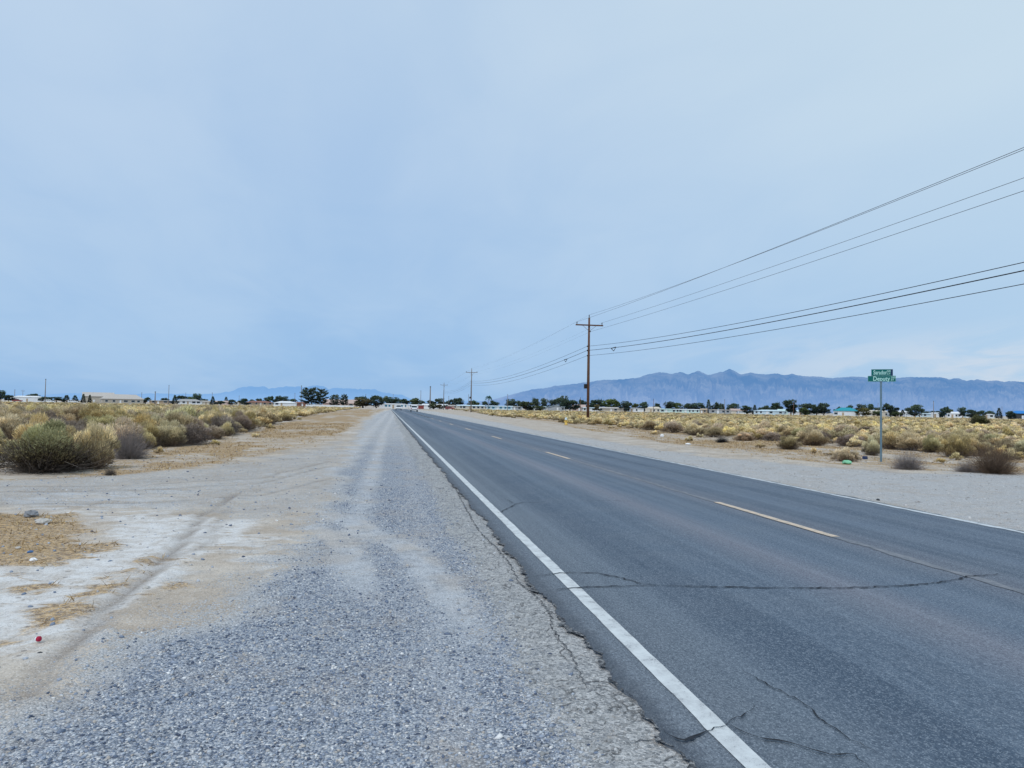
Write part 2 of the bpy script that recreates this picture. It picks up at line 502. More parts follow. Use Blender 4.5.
near = 1 - sstep(np.hypot(px_, py_), 40, 120)
zg = -0.045 + near * (0.045 * wob + 0.02 * wob2 + 0.03 * (fbm(px_ * 0.3, py_ * 0.3, 3, 5) - 0.5) - 0.018 * a_rut + 0.02 * np.exp(-((rd - 0.16) / 0.08) ** 2))
zg += near * 0.012 * (RNG.random(len(P2)) - 0.5) * a_gravel
rise = sstep(px_, EDGE_L - 0.9, EDGE_L - 0.1) * (px_ < XC) + sstep(-px_, -EDGE_R - 0.8, -EDGE_R) * (px_ >= XC)
rise = np.clip(rise, 0, 1)
zg = zg * (1 - rise) + (-0.026 + 0.012 * wob2) * rise
inroad = (px_ > EDGE_L + 0.12) & (px_ < EDGE_R - 0.12)
zg = np.where(inroad, -0.08, zg)
zg = np.minimum(zg, np.where((px_ > EDGE_L - 0.05) & (px_ < EDGE_R + 0.05), -0.016, 9))
ny, nx = GX.shape
idx = np.arange(ny * nx).reshape(ny, nx)
Fq = np.stack([idx[:-1, :-1], idx[:-1, 1:], idx[1:, 1:], idx[1:, :-1]], -1).reshape(-1, 4)

mt, nt, b = new_mat('desert_ground', 0.95)
b.inputs['Specular IOR Level'].default_value = 0.12
geo = nt.node('ShaderNodeNewGeometry'); pos = geo.outputs['Position']
nA = nt.noise(pos, 0.8, 5, 0.6); nB = nt.noise(pos, 6.0, 5, 0.65); nC = nt.noise(pos, 45.0, 3, 0.7)
nW = nt.noise(nt.scale(pos, (0.7, 1.6, 1)), 2.2, 6, 0.68, 0.6)
nS = nt.noise(nt.scale(pos, (1, 1, 1)), 22.0, 4, 0.7)
dirt = nt.mix(nt.smooth(nA, 0.35, 0.65), (0.47, 0.39, 0.31), (0.63, 0.565, 0.49))
dirt = nt.mix(nt.smooth(nB, 0.3, 0.7), nt.mix(0.45, dirt, (0.36, 0.31, 0.265)), dirt)
white = nt.mix(nt.smooth(nB, 0.3, 0.62), (0.54, 0.50, 0.46), (0.72, 0.715, 0.71))
wm = nt.smooth(nt.math('ADD', nt.attr('white'), nt.math('MULTIPLY', nt.math('SUBTRACT', nW, 0.5), 2.6)), 0.3, 0.85)
c = nt.mix(wm, dirt, white)
straw = nt.mix(nt.smooth(nS, 0.35, 0.65), (0.16, 0.10, 0.05), (0.62, 0.425, 0.215))
sm_ = nt.smooth(nt.math('ADD', nt.attr('straw'), nt.math('ADD', nt.math('MULTIPLY', nt.math('SUBTRACT', nB, 0.5), 1.1), nt.math('MULTIPLY', nt.math('SUBTRACT', nW, 0.5), 3.0))), 0.22, 0.80)
c = nt.mix(nt.math('MULTIPLY', sm_, 0.9), c, straw)
# crushed stone
def vor(scale, rnd=1.0):
    v = nt.node('ShaderNodeTexVoronoi'); nt.l.new(pos, v.inputs['Vector']); v.inputs['Scale'].default_value = scale; v.inputs['Randomness'].default_value = rnd
    return v
v1 = vor(72); v2 = vor(150)
s1 = nt.node('ShaderNodeSeparateColor'); nt.l.new(v1.outputs['Color'], s1.inputs[0])
s2 = nt.node('ShaderNodeSeparateColor'); nt.l.new(v2.outputs['Color'], s2.inputs[0])
st = nt.math('ADD', nt.math('MULTIPLY', s1.outputs[0], 0.6), nt.math('MULTIPLY', s2.outputs[0], 0.4))
stone = nt.ramp(st, [(0.12, (0.06, 0.08, 0.125)), (0.35, (0.20, 0.25, 0.34)), (0.58, (0.36, 0.41, 0.49)), (0.78, (0.56, 0.59, 0.63)), (0.92, (0.85, 0.86, 0.87))])
warm = nt.ramp(st, [(0.08, (0.20, 0.19, 0.18)), (0.4, (0.48, 0.465, 0.45)), (0.7, (0.61, 0.595, 0.58)), (0.95, (0.80, 0.79, 0.78))])
bl = nt.smooth(nt.math('ADD', nt.attr('blue'), nt.math('MULTIPLY', nt.math('SUBTRACT', nA, 0.5), 0.9)), 0.1, 0.9)
pale = nt.mix(0.5, warm, (0.64, 0.655, 0.675))
gcol = nt.mix(nt.math('ADD', 0.08, nt.math('MULTIPLY', bl, 0.80)), pale, stone)
wornm = nt.math('MULTIPLY', nt.math('MULTIPLY', nt.smooth(nt.attr('worn'), 0.12, 0.95), 0.85), nt.math('ADD', 0.35, nt.math('MULTIPLY', nt.smooth(nB, 0.2, 0.6), 0.6)))
gcol = nt.mix(wornm, gcol, nt.mix(nt.smooth(nA, 0.45, 0.62), (0.64, 0.665, 0.70), (0.66, 0.61, 0.56)))
gcol = nt.mix(nt.math('MULTIPLY', nt.smooth(nt.noise(pos, 0.9, 6, 0.66), 0.5, 0.68), 0.5), gcol, (0.50, 0.44, 0.385))
gap = nt.smooth(v1.outputs['Distance'], 0.35, 0.75)
gcol = nt.mix(nt.math('MULTIPLY', gap, 0.35), gcol, (0.08, 0.085, 0.10))
gm = nt.smooth(nt.math('ADD', nt.attr('gravel'), nt.math('ADD', nt.math('MULTIPLY', nt.math('SUBTRACT', s1.outputs[1], 0.5), 0.8), nt.math('MULTIPLY', nt.math('SUBTRACT', nW, 0.5), 1.3))), 0.36, 0.64)
gcol = nt.mix(1.0, gcol, nt.ramp(nB, [(0.28, 0.80), (0.5, 1.0), (0.72, 1.0)]), 'MULTIPLY')
gcol = nt.mix(nt.math('MULTIPLY', nt.smooth(nC, 0.35, 0.62), 0.0), gcol, (0.7, 0.7, 0.7))
c = nt.mix(gm, c, gcol)
rm = nt.math('MULTIPLY', nt.attr('rut'), nt.smooth(nB, 0.1, 0.5))
c = nt.mix(nt.math('MULTIPLY', rm, 0.75), c, (0.25, 0.215, 0.19))
# loose pebbles strewn on dirt
v3 = vor(14); s3 = nt.node('ShaderNodeSeparateColor'); nt.l.new(v3.outputs['Color'], s3.inputs[0])
peb = nt.math('MULTIPLY', nt.math('GREATER_THAN', s3.outputs[0], 0.80), nt.math('LESS_THAN', v3.outputs['Distance'], nt.math('MULTIPLY', s3.outputs[1], 0.34)))
c = nt.mix(nt.math('MULTIPLY', peb, nt.math('SUBTRACT', 0.75, nt.math('MULTIPLY', gm, 0.62))), c, nt.ramp(s3.outputs[2], [(0.0, (0.12, 0.11, 0.11)), (0.6, (0.3, 0.27, 0.25)), (1.0, (0.6, 0.58, 0.56))]))
# old asphalt crumble
vo = vor(60); so_ = nt.node('ShaderNodeSeparateColor'); nt.l.new(vo.outputs['Color'], so_.inputs[0])
oldc = nt.ramp(nt.math('ADD', nt.math('MULTIPLY', so_.outputs[0], 0.5), nt.math('MULTIPLY', nB, 0.5)), [(0.22, (0.17, 0.18, 0.195)), (0.48, (0.36, 0.365, 0.37)), (0.8, (0.60, 0.60, 0.60))])
ve = nt.node('ShaderNodeTexVoronoi'); ve.feature = 'DISTANCE_TO_EDGE'
wv = nt.node('ShaderNodeVectorMath'); wv.operation = 'ADD'
nt.l.new(nt.scale(pos, (1.0, 0.35, 1.0)), wv.inputs[0])
nz = nt.node('ShaderNodeTexNoise'); nt.l.new(pos, nz.inputs['Vector']); nz.inputs['Scale'].default_value = 5
wsc = nt.node('ShaderNodeVectorMath'); wsc.operation = 'SCALE'; nt.l.new(nz.outputs['Color'], wsc.inputs[0]); wsc.inputs['Scale'].default_value = 0.35
nt.l.new(wsc.outputs[0], wv.inputs[1]); nt.l.new(wv.outputs[0], ve.inputs['Vector']); ve.inputs['Scale'].default_value = 2.6
crk = nt.math('SUBTRACT', 1.0, nt.smooth(ve.outputs['Distance'], 0.005, 0.035))
crk = nt.math('MULTIPLY', crk, nt.smooth(nB, 0.4, 0.6))
oldc = nt.mix(nt.math('MULTIPLY', crk, 0.7), oldc, (0.045, 0.045, 0.05))
om = nt.smooth(nt.math('ADD', nt.attr('old'), nt.math('MULTIPLY', nt.math('SUBTRACT', so_.outputs[1], 0.5), 0.5)), 0.4, 0.6)
om = nt.math('MULTIPLY', om, nt.math('ADD', 0.55, nt.math('MULTIPLY', nt.smooth(nB, 0.3, 0.55), 0.45)))
c = nt.mix(om, c, oldc)
grain = nt.math('ADD', nt.math('MULTIPLY', s2.outputs[1], 0.5), nt.math('MULTIPLY', s1.outputs[2], 0.5))
c = nt.mix(nt.math('SUBTRACT', 0.85, nt.math('MULTIPLY', gm, 0.5)), c, nt.ramp(grain, [(0.1, 0.58), (0.4, 0.92), (0.65, 1.0), (1.0, 1.0)]), 'MULTIPLY')
c = nt.mix(nt.math('MULTIPLY', nt.math('GREATER_THAN', s2.outputs[2], 0.93), 0.5), c, (0.75, 0.74, 0.73))
nt.l.new(c, b.inputs['Base Color'])
hgt = nt.math('ADD', nt.math('MULTIPLY', nt.math('SUBTRACT', 1.0, v1.outputs['Distance']), nt.math('MULTIPLY', gm, 0.9)), nt.math('ADD', nt.math('MULTIPLY', nC, 0.5), nt.math('MULTIPLY', nB, 0.7)))
hgt = nt.math('SUBTRACT', hgt, nt.math('MULTIPLY', nt.math('MULTIPLY', crk, om), 0.8))
nt.l.new(nt.bump(hgt, 0.75, 0.016), b.inputs['Normal'])
M['ground'] = mt
me = fast_mesh('ground', np.column_stack([px_, py_, zg]), Fq, [mt], None, True,
               dict(gravel=a_gravel, blue=a_blue, worn=a_worn, old=a_old, straw=a_straw, white=a_white, rut=a_rut))
tag(link('ground', me), kind='structure')

zgrid = zg.reshape(ny, nx)
def samp(arr, pts):
    i = np.clip(np.searchsorted(gx, pts[:, 0]) - 1, 0, nx - 2); j = np.clip(np.searchsorted(gy, pts[:, 1]) - 1, 0, ny - 2)
    fx = (pts[:, 0] - gx[i]) / (gx[i + 1] - gx[i]); fy = (pts[:, 1] - gy[j]) / (gy[j + 1] - gy[j])
    A = arr.reshape(ny, nx)
    return (A[j, i] * (1 - fx) + A[j, i + 1] * fx) * (1 - fy) + (A[j + 1, i] * (1 - fx) + A[j + 1, i + 1] * fx) * fy
# ------------------------------------------------------------------ road
ROAD_END = 385.0
ys = np.concatenate([np.arange(-8, 30, 0.03), np.arange(30, 90, 0.12), np.arange(90, ROAD_END, 1.0)])
def bend(y):      # far away the road swings to the right
    return 0.0022 * np.clip(y - 285, 0, None) ** 2
lo = EDGE_L + (fbm(ys * 1.6, ys * 0 + 3.3, 5, 21) - 0.5) * 0.16 + (fbm(ys * 8, ys * 0 + 1.3, 4, 22) - 0.5) * 0.10 + (RNG.random(len(ys)) - 0.5) * 0.022
ro = EDGE_R + (fbm(ys * 1.2, ys * 0 + 8.3, 5, 23) - 0.5) * 0.22 + (fbm(ys * 9, ys * 0 + 5.3, 3, 24) - 0.5) * 0.07
cols = [lo, np.full_like(ys, EDGE_L + 0.2), np.full_like(ys, XC), np.full_like(ys, EDGE_R - 0.2), ro]
bd = bend(ys)
rows = [np.column_stack([lo + bd + 0.008, ys, np.full_like(ys, -0.07)])]
for k, cx in enumerate(cols):
    crown = 0.0 if k != 2 else 0.02
    rows.append(np.column_stack([cx + bd, ys, np.full_like(ys, crown - (0.006 if k in (0, 4) else 0))]))
rows.append(np.column_stack([ro + bd - 0.008, ys, np.full_like(ys, -0.07)]))
RV = np.stack(rows, 1); nr, nc_ = RV.shape[:2]
ii = np.arange(nr * nc_).reshape(nr, nc_)
RF = np.stack([ii[:-1, :-1], ii[:-1, 1:], ii[1:, 1:], ii[1:, :-1]], -1).reshape(-1, 4)
mt, nt, b = new_mat('asphalt', 0.8)
b.inputs['Specular IOR Level'].default_value = 0.3
geo = nt.node('ShaderNodeNewGeometry'); pos = geo.outputs['Position']
sx = nt.node('ShaderNodeSeparateXYZ'); nt.l.new(pos, sx.inputs[0])
lane = nt.math('DIVIDE', nt.math('SUBTRACT', sx.outputs[0], XL), XR - XL)
wav = nt.math('MULTIPLY', nt.math('SUBTRACT', nt.noise(nt.scale(pos, (0.8, 0.05, 1)), 1.0, 3), 0.5), 0.07)
fine_l = nt.noise(nt.scale(pos, (4.0, 0.05, 1)), 1.0, 5, 0.65)
lw = nt.math('ADD', lane, wav)
cC = XC - XL; cW = XR - XL
base = nt.ramp(lw, [(0.0, (0.135, 0.147, 0.165)), (0.06, (0.125, 0.145, 0.17)), (0.12, (0.060, 0.085, 0.12)), (0.20, (0.070, 0.10, 0.14)), (0.28, (0.10, 0.13, 0.172)), (0.35, (0.215, 0.205, 0.235)),
                   (0.42, (0.09, 0.122, 0.168)), (0.50, (0.094, 0.125, 0.168)), (0.575, (0.165, 0.165, 0.19)), (0.65, (0.058, 0.082, 0.118)), (0.73, (0.115, 0.147, 0.195)), (0.81, (0.058, 0.084, 0.122)), (0.89, (0.118, 0.148, 0.192)), (0.96, (0.07, 0.096, 0.135)), (1.0, (0.10, 0.122, 0.152))])
c = nt.mix(nt.smooth(fine_l, 0.35, 0.7), nt.mix(0.30, base, (0.03, 0.045, 0.07)), nt.mix(0.13, base, (0.32, 0.34, 0.375)))
blot = nt.noise(pos, 0.9, 5, 0.6)
c = nt.mix(nt.math('MULTIPLY', nt.smooth(blot, 0.4, 0.7), 0.25), c, (0.155, 0.165, 0.185))
# aggregate
va = nt.node('ShaderNodeTexVoronoi'); nt.l.new(pos, va.inputs['Vector']); va.inputs['Scale'].default_value = 175
sa = nt.node('ShaderNodeSeparateColor'); nt.l.new(va.outputs['Color'], sa.inputs[0])
nf = nt.noise(nt.scale(pos, (1, 0.6, 1)), 62, 3, 0.85)
c = nt.mix(nt.math('MULTIPLY', nt.math('GREATER_THAN', sa.outputs[0], 0.90), 0.45), c, (0.36, 0.385, 0.42))
c = nt.mix(nt.math('MULTIPLY', nt.math('LESS_THAN', sa.outputs[0], 0.25), 0.4), c, (0.04, 0.055, 0.08))
c = nt.mix(nt.math('MULTIPLY', nt.smooth(nf, 0.48, 0.68), 0.46), c, (0.25, 0.265, 0.295))
c = nt.mix(nt.math('MULTIPLY', nt.math('SUBTRACT', 1.0, nt.smooth(nf, 0.32, 0.50)), 0.50), c, (0.03, 0.04, 0.058))
c = nt.mix(1.0, c, (1.09, 1.18, 1.24), 'MULTIPLY')
# dusty margins
dust = nt.math('MULTIPLY', nt.smooth(nt.math('ADD', lw, nt.math('MULTIPLY', nt.math('SUBTRACT', nt.noise(pos, 3, 4), 0.5), 0.12)), 0.99, 1.05), 0.6)
c = nt.mix(dust, c, (0.36, 0.35, 0.34))
edgeL = nt.math('SUBTRACT', 1.0, nt.smooth(nt.math('ADD', sx.outputs[0], nt.math('MULTIPLY', nt.math('SUBTRACT', nt.noise(pos, 7, 4), 0.5), 0.16)), XL - 0.26, XL - 0.12))
c = nt.mix(nt.math('MULTIPLY', edgeL, 0.45), c, (0.055, 0.065, 0.08))
nt.l.new(c, b.inputs['Base Color'])
nt.l.new(nt.bump(nt.math('ADD', va.outputs['Distance'], nf), 0.6, 0.004), b.inputs['Normal'])
M['asphalt'] = mt
me = fast_mesh('road', RV.reshape(-1, 3), RF, [mt])
tag(link('road', me), kind='structure')

def crown(x):
    t = (x - (EDGE_L + 0.2)) / (XC - EDGE_L - 0.2) if x < XC else (EDGE_R - 0.2 - x) / (EDGE_R - 0.2 - XC)
    return 0.02 * max(0, min(1, t))

def paint(name, col, dirty, worn):
    mt, nt, b = new_mat(name, 0.7)
    pos = nt.node('ShaderNodeNewGeometry').outputs['Position']
    n = nt.noise(pos, 7, 5, 0.7); nf = nt.noise(pos, 120, 2, 0.7)
    c = nt.mix(nt.smooth(n, 0.3, 0.75), col, dirty)
    k = nt.math('ADD', nt.math('MULTIPLY', nf, 0.6), nt.math('MULTIPLY', n, 0.5))
    c = nt.mix(nt.smooth(k, worn, worn + 0.14), c, (0.12, 0.14, 0.17))
    nt.l.new(c, b.inputs['Base Color'])
    return mt
M['white_paint'] = paint('white_road_paint', (0.66, 0.70, 0.715), (0.46, 0.48, 0.50), 0.61)
M['yellow_paint'] = paint('yellow_road_paint', (0.68, 0.54, 0.41), (0.50, 0.44, 0.37), 0.58)
M['worn_paint'] = paint('worn_road_paint', (0.225, 0.235, 0.262), (0.18, 0.195, 0.225), 0.50)
M['thin_white'] = paint('thin_white_road_paint', (0.62, 0.67, 0.71), (0.46, 0.49, 0.52), 0.60)

def strip(name, x, w_, y0, y1, mat, z=0.004, step=0.25, jit=0.004, seed=1):
    yy = np.arange(y0, y1 + 1e-6, step)
    if y1 > 120: yy = np.concatenate([np.arange(y0, 90, step), np.arange(90, y1, 1.5)])
    j1 = (fbm(yy * 5, yy * 0 + seed, 3, seed) - 0.5) * jit * 2; j2 = (fbm(yy * 5, yy * 0 + seed + 4, 3, seed + 5) - 0.5) * jit * 2
    zz = np.full_like(yy, crown(x) + z)
    b_ = bend(yy)
    V = np.concatenate([np.column_stack([x - w_ / 2 + j1 + b_, yy, zz]), np.column_stack([x + w_ / 2 + j2 + b_, yy, zz])])
    n = len(yy); i = np.arange(n - 1)
    return tag(link(name, fast_mesh(name, V, np.stack([i, i + n, i + n + 1, i + 1], 1), [mat])), kind='structure')
strip('road_edge_line', XL, 0.112, -8, ROAD_END, M['white_paint'], 0.004, 0.1, 0.006, 3)
strip('road_edge_line', XR, 0.10, -8, ROAD_END, M['thin_white'], 0.004, 0.06, 0.03, 9)
d0 = gp(834, 539).y; dlen = gp(712, 503).y - d0; cyc = gp(571.4, 459.7).y - d0
print('dash', d0, dlen, cyc)
y = d0 - cyc
strip('road_worn_line', XC, 0.11, -8, 26, M['worn_paint'], 0.004, 0.05, 0.05, 12)
while y < 250:
    strip('road_centre_dash', XC, 0.115, y, y + dlen, M['yellow_paint'], 0.008, 0.1, 0.006, 15)
    y += cyc

# cracks: ragged sunken-looking strips of dark filler
M['crack'] = simple('crack_dark', (0.022, 0.026, 0.034), 0.95, 0.3, 30)
def crack(pts, width, seed, z=0.009, ground=False):
    P = [gp(*p) for p in pts]
    out = []
    rnd = random.Random(seed)
    pp = [P[0]]
    for a, b_ in zip(P[:-1], P[1:]):
        L = (b_ - a).length; n = max(2, int(L / 0.035))
        for i in range(1, n + 1):
            q = a.lerp(b_, i / n)
            if i < n: q = q + Vector((rnd.uniform(-1, 1), rnd.uniform(-1, 1), 0)) * 0.014
            pp.append(q)
    V = []; N = len(pp)
    for i, p in enumerate(pp):
        t = (pp[min(i + 1, N - 1)] - pp[max(0, i - 1)]).normalized()
        nrm = Vector((-t.y, t.x, 0))
        e = min(1, i / 6 + 0.15, (N - 1 - i) / 8 + 0.12)
        wd = width * e * rnd.uniform(0.3, 1.45)
        zc = (float(samp(zg, np.array([[p.x, p.y]]))[0]) + 0.006) if ground else z + crown(p.x)
        V.append((p + nrm * wd / 2)[:2] + (zc,)); V.append((p - nrm * wd / 2)[:2] + (zc,))
    Fc = [(2 * i, 2 * i + 1, 2 * i + 3, 2 * i + 2) for i in range(N - 1)]
    tag(link('road_crack', fast_mesh('road_crack', np.array(V), np.array(Fc), [M['edge_gap'] if ground else M['crack']])), kind='structure')
mt, nt, b = new_mat('edge_gap', 0.95)
pos = nt.node('ShaderNodeNewGeometry').outputs['Position']
nt.l.new(nt.ramp(nt.noise(pos, 38, 4, 0.75), [(0.40, (0.03, 0.033, 0.04)), (0.52, (0.10, 0.105, 0.115)), (0.62, (0.30, 0.305, 0.31))]), b.inputs['Base Color'])
M['edge_gap'] = mt
# broken edge: dark gap where the asphalt has split from the old surface
ye = np.arange(2.0, 60, 0.03); le = np.interp(ye, ys, lo)
we = 0.040 * np.clip((fbm(ye * 2.3, ye * 0 + 7, 4, 51) - 0.36) * 4, 0, 1) * (0.3 + 1.2 * fbm(ye * 11, ye * 0 + 3, 3, 54)) + 0.008 * fbm(ye * 12, ye * 0, 2, 52)
jt = (fbm(ye * 14, ye * 0 + 2, 3, 53) - 0.5) * 0.05 + (RNG.random(len(ye)) - 0.5) * 0.03
n = len(ye); i = np.arange(n - 1)
V = np.concatenate([np.column_stack([le - we + jt, ye, np.full(n, -0.0085)]), np.column_stack([le + 0.012, ye, np.full(n, -0.0085)])])
tag(link('road_edge_crack', fast_mesh('road_edge_crack', V, np.stack([i, i + n, i + n + 1, i + 1], 1), [M['edge_gap']])), kind='structure')
crack([(536, 577), (560, 573.5), (596, 573.5), (620, 578.5), (640, 584.5), (662, 586.8)], 0.016, 1)
crack([(549, 591), (575, 588.5), (600, 587.5), (630, 587), (662, 586.8)], 0.016, 2, 0.0095)
crack([(662, 586.8), (700, 588), (760, 589.5), (800, 590), (850, 590), (900, 588.5), (940, 585), (958, 582), (966, 579), (985, 578), (1003, 576)], 0.019, 3, 0.010)
crack([(662, 729), (670, 737), (685, 742), (700, 736), (714, 729), (726, 727)], 0.017, 4)
crack([(686, 743), (692, 741), (700, 737)], 0.03, 14, 0.0095)
crack([(726, 727), (732, 721), (741, 719), (752, 712), (753.5, 706)], 0.013, 5, 0.0095)
crack([(726, 726.5), (740, 732.5), (760, 740), (790, 745), (812, 752), (830, 757), (855, 757), (870, 772)], 0.013, 6, 0.0105)
crack([(742, 672), (765, 684), (780, 692), (800, 703), (815, 716), (845, 738), (880, 756)], 0.008, 7)
crack([(498, 513.5), (508, 509), (516, 504.5), (524, 503), (545, 503.5)], 0.016, 8)
crack([(505, 499), (512, 503), (517, 505)], 0.01, 9, 0.0095)
crack([(585, 501.5), (610, 501.8), (640, 502.5)], 0.012, 10)

crack([(473.7, 520.8), (481, 531.6), (495, 544), (510, 562), (521, 582), (530, 590)], 0.013, 21, ground=True)
crack([(521, 582), (535, 593), (550, 609), (553, 627), (568, 646), (579, 667), (589, 685)], 0.011, 22, ground=True)
crack([(536, 577), (530, 586), (521, 582)], 0.012, 23, ground=True)
crack([(440, 452), (446, 470), (452, 480), (462, 500), (474, 521)], 0.015, 24, ground=True)
crack([(620, 740), (640, 735), (662, 738), (680, 745)], 0.014, 25, ground=True)
# loose stones in the near gravel
def stones(name, n, rmin, rmax, inside, mat, seed, zf):
    rng = np.random.default_rng(seed)
    t = (1 + 5 ** 0.5) / 2
    iv = np.array([(-1, t, 0), (1, t, 0), (-1, -t, 0), (1, -t, 0), (0, -1, t), (0, 1, t), (0, -1, -t), (0, 1, -t), (t, 0, -1), (t, 0, 1), (-t, 0, -1), (-t, 0, 1)]) / math.hypot(1, t)
    if_ = np.array([(0, 11, 5), (0, 5, 1), (0, 1, 7), (0, 7, 10), (0, 10, 11), (1, 5, 9), (5, 11, 4), (11, 10, 2), (10, 7, 6), (7, 1, 8), (3, 9, 4), (3, 4, 2), (3, 2, 6), (3, 6, 8), (3, 8, 9), (4, 9, 5), (2, 4, 11), (6, 2, 10), (8, 6, 7), (9, 8, 1)])
    pts = inside(rng, n)
    n = len(pts)
    r = rmin + (rmax - rmin) * rng.random(n) ** 2.2
    V = iv[None] * (1 + 0.9 * (rng.random((n, 12, 1)) - 0.5))
    V = V * (r[:, None, None] * (0.6 + 0.7 * rng.random((n, 1, 3))))
    V[:, :, 2] *= 0.75
    a = rng.random(n) * 6.28; ca, sa = np.cos(a)[:, None], np.sin(a)[:, None]
    x = V[:, :, 0] * ca - V[:, :, 1] * sa; yv = V[:, :, 0] * sa + V[:, :, 1] * ca
    V[:, :, 0] = x + pts[:, 0:1]; V[:, :, 1] = yv + pts[:, 1:2]; V[:, :, 2] += (zf(pts) + r * 0.15)[:, None]
    Fc = (if_[None] + (np.arange(n) * 12)[:, None, None]).reshape(-1, 3)
    return fast_mesh(name, V.reshape(-1, 3), Fc, [mat])
mt, nt, b = new_mat('crushed_stone', 0.9)
b.inputs['Specular IOR Level'].default_value = 0.15
gr = nt.node('ShaderNodeNewGeometry').outputs['Random Per Island']
nt.l.new(nt.ramp(gr, [(0.0, (0.07, 0.09, 0.14)), (0.25, (0.18, 0.225, 0.31)), (0.55, (0.34, 0.39, 0.475)), (0.78, (0.58, 0.61, 0.65)), (0.90, (0.44, 0.40, 0.36)), (1.0, (0.85, 0.86, 0.87))]), b.inputs['Base Color'])
M['stone'] = mt
def gravel_pts(rng, n):
    y = 2.6 + 11 * rng.random(n * 3) ** 1.5
    x = -9 + 11 * rng.random(n * 3)
    p = np.column_stack([x, y])
    keep = (samp(a_gravel * (0.35 + 0.65 * a_blue), p) > 0.15 + 0.85 * rng.random(len(p))) & (samp(a_worn, p) < rng.random(len(p)) * 0.75 + 0.08) & (samp(a_old, p) < 0.3 + 0.7 * rng.random(len(p))) & (x < EDGE_L - 0.05)
    return p[keep][:n]
o = link('gravel_stones', stones('gravel_stones', 80000, 0.0025, 0.0105, gravel_pts, M['stone'], 5, lambda p: samp(zg, p)))
tag(o, kind='stuff')
def dirt_pts(rng, n):
    y = 3 + 22 * rng.random(n * 2); x = -14 + 16 * rng.random(n * 2)
    p = np.column_stack([x, y]); return p[(x < EDGE_L - 0.1)][:n]
o = link('strewn_pebbles', stones('strewn_pebbles', 5200, 0.004, 0.02, dirt_pts, M['stone'], 8, lambda p: samp(zg, p)))
tag(o, kind='stuff')
def edge_pts(rng, n):
    y = 3 + 30 * rng.random(n) ** 1.6; x = EDGE_L - 0.42 + 0.16 * rng.standard_normal(n)
    return np.column_stack([x, y])[(x < EDGE_L - 0.1)]
mt = simple('asphalt_crumb', (0.38, 0.385, 0.39), 0.9, 0.5, 12)
o = link('asphalt_crumbs', stones('asphalt_crumbs', 4000, 0.003, 0.013, edge_pts, mt, 9, lambda p: samp(zg, p)))
tag(o, kind='stuff')
def rshoulder_pts(rng, n):
    y = 6 + 26 * rng.random(n); x = EDGE_R + 0.1 + 14 * rng.random(n)
    return np.column_stack([x, y])
mt, nt, b = new_mat('pale_stone', 0.9)
gr = nt.node('ShaderNodeNewGeometry').outputs['Random Per Island']
nt.l.new(nt.ramp(gr, [(0.0, (0.30, 0.29, 0.28)), (0.5, (0.44, 0.43, 0.42)), (0.9, (0.55, 0.54, 0.53)), (1.0, (0.7, 0.7, 0.7))]), b.inputs['Base Color'])
o = link('shoulder_stones', stones('shoulder_stones', 7000, 0.005, 0.024, rshoulder_pts, mt, 11, lambda p: samp(zg, p)))
tag(o, kind='stuff')

# ------------------------------------------------------------------ shrubs
def tri_blades(base, dirv, length, width, rng):
    """thin pointed leaves"""
    n = len(base)
    d = dirv / (np.linalg.norm(dirv, axis=1, keepdims=True) + 1e-9)
    r = rng.standard_normal((n, 3)); s = np.cross(d, r); s /= (np.linalg.norm(s, axis=1, keepdims=True) + 1e-9)
    L = np.asarray(length).reshape(-1, 1); Wd = np.asarray(width).reshape(-1, 1)
    A = base - s * Wd / 2; B = base + s * Wd / 2; C = base + d * L
    V = np.stack([A, B, C], 1).reshape(-1, 3)
    return V, np.arange(3 * n).reshape(-1, 3)

def dome_lumps(rng, k):
    a = rng.random(k) * 2 * math.pi; e = np.arcsin(rng.random(k) ** 0.8 * 0.98)
    r = (0.34 + 0.56 * rng.random(k)) * (0.78 + 0.3 * np.sin(a * 2 + rng.random() * 6) + 0.14 * np.sin(a * 5 + rng.random() * 6))
    c = np.column_stack([np.cos(a) * np.cos(e) * r, np.sin(a) * np.cos(e) * r, 0.10 + np.sin(e) * 0.62 * (0.75 + 0.45 * rng.random(k))])
    c[:, 2] *= 0.55 + 0.62 * rng.random(k)
    return c, 0.12 + 0.19 * rng.random(k)

def leaf_cloud(seed, n, lsize, wsize, lumps=14, low=0.0):
    rng = np.random.default_rng(seed)
    c, rad = dome_lumps(rng, lumps)
    lv = rng.random(lumps)
    pick = rng.integers(0, lumps, n)
    d = rng.standard_normal((n, 3)); d[:, 2] = np.abs(d[:, 2]) * 0.9 - 0.30; d /= np.linalg.norm(d, axis=1, keepdims=True)
    rr = rad[pick] * (0.35 + 0.65 * rng.random(n) ** 0.5)
    p = c[pick] + d * rr[:, None]
    p[:, 2] = np.maximum(p[:, 2], 0.03)
    keep = p[:, 2] > low * rng.random(n)
    p, d = p[keep], d[keep]; lk = np.repeat(lv[pick][keep], 3)
    out = p * np.array([1, 1, 0.6]) + d * 0.6 + rng.standard_normal(p.shape) * 0.25
    out[:, 2] += 0.45
    m_ = len(p)
    return tri_blades(p, out, lsize * (0.5 + rng.random(m_)), wsize * (0.6 + 0.8 * rng.random(m_)), rng) + (lk,)

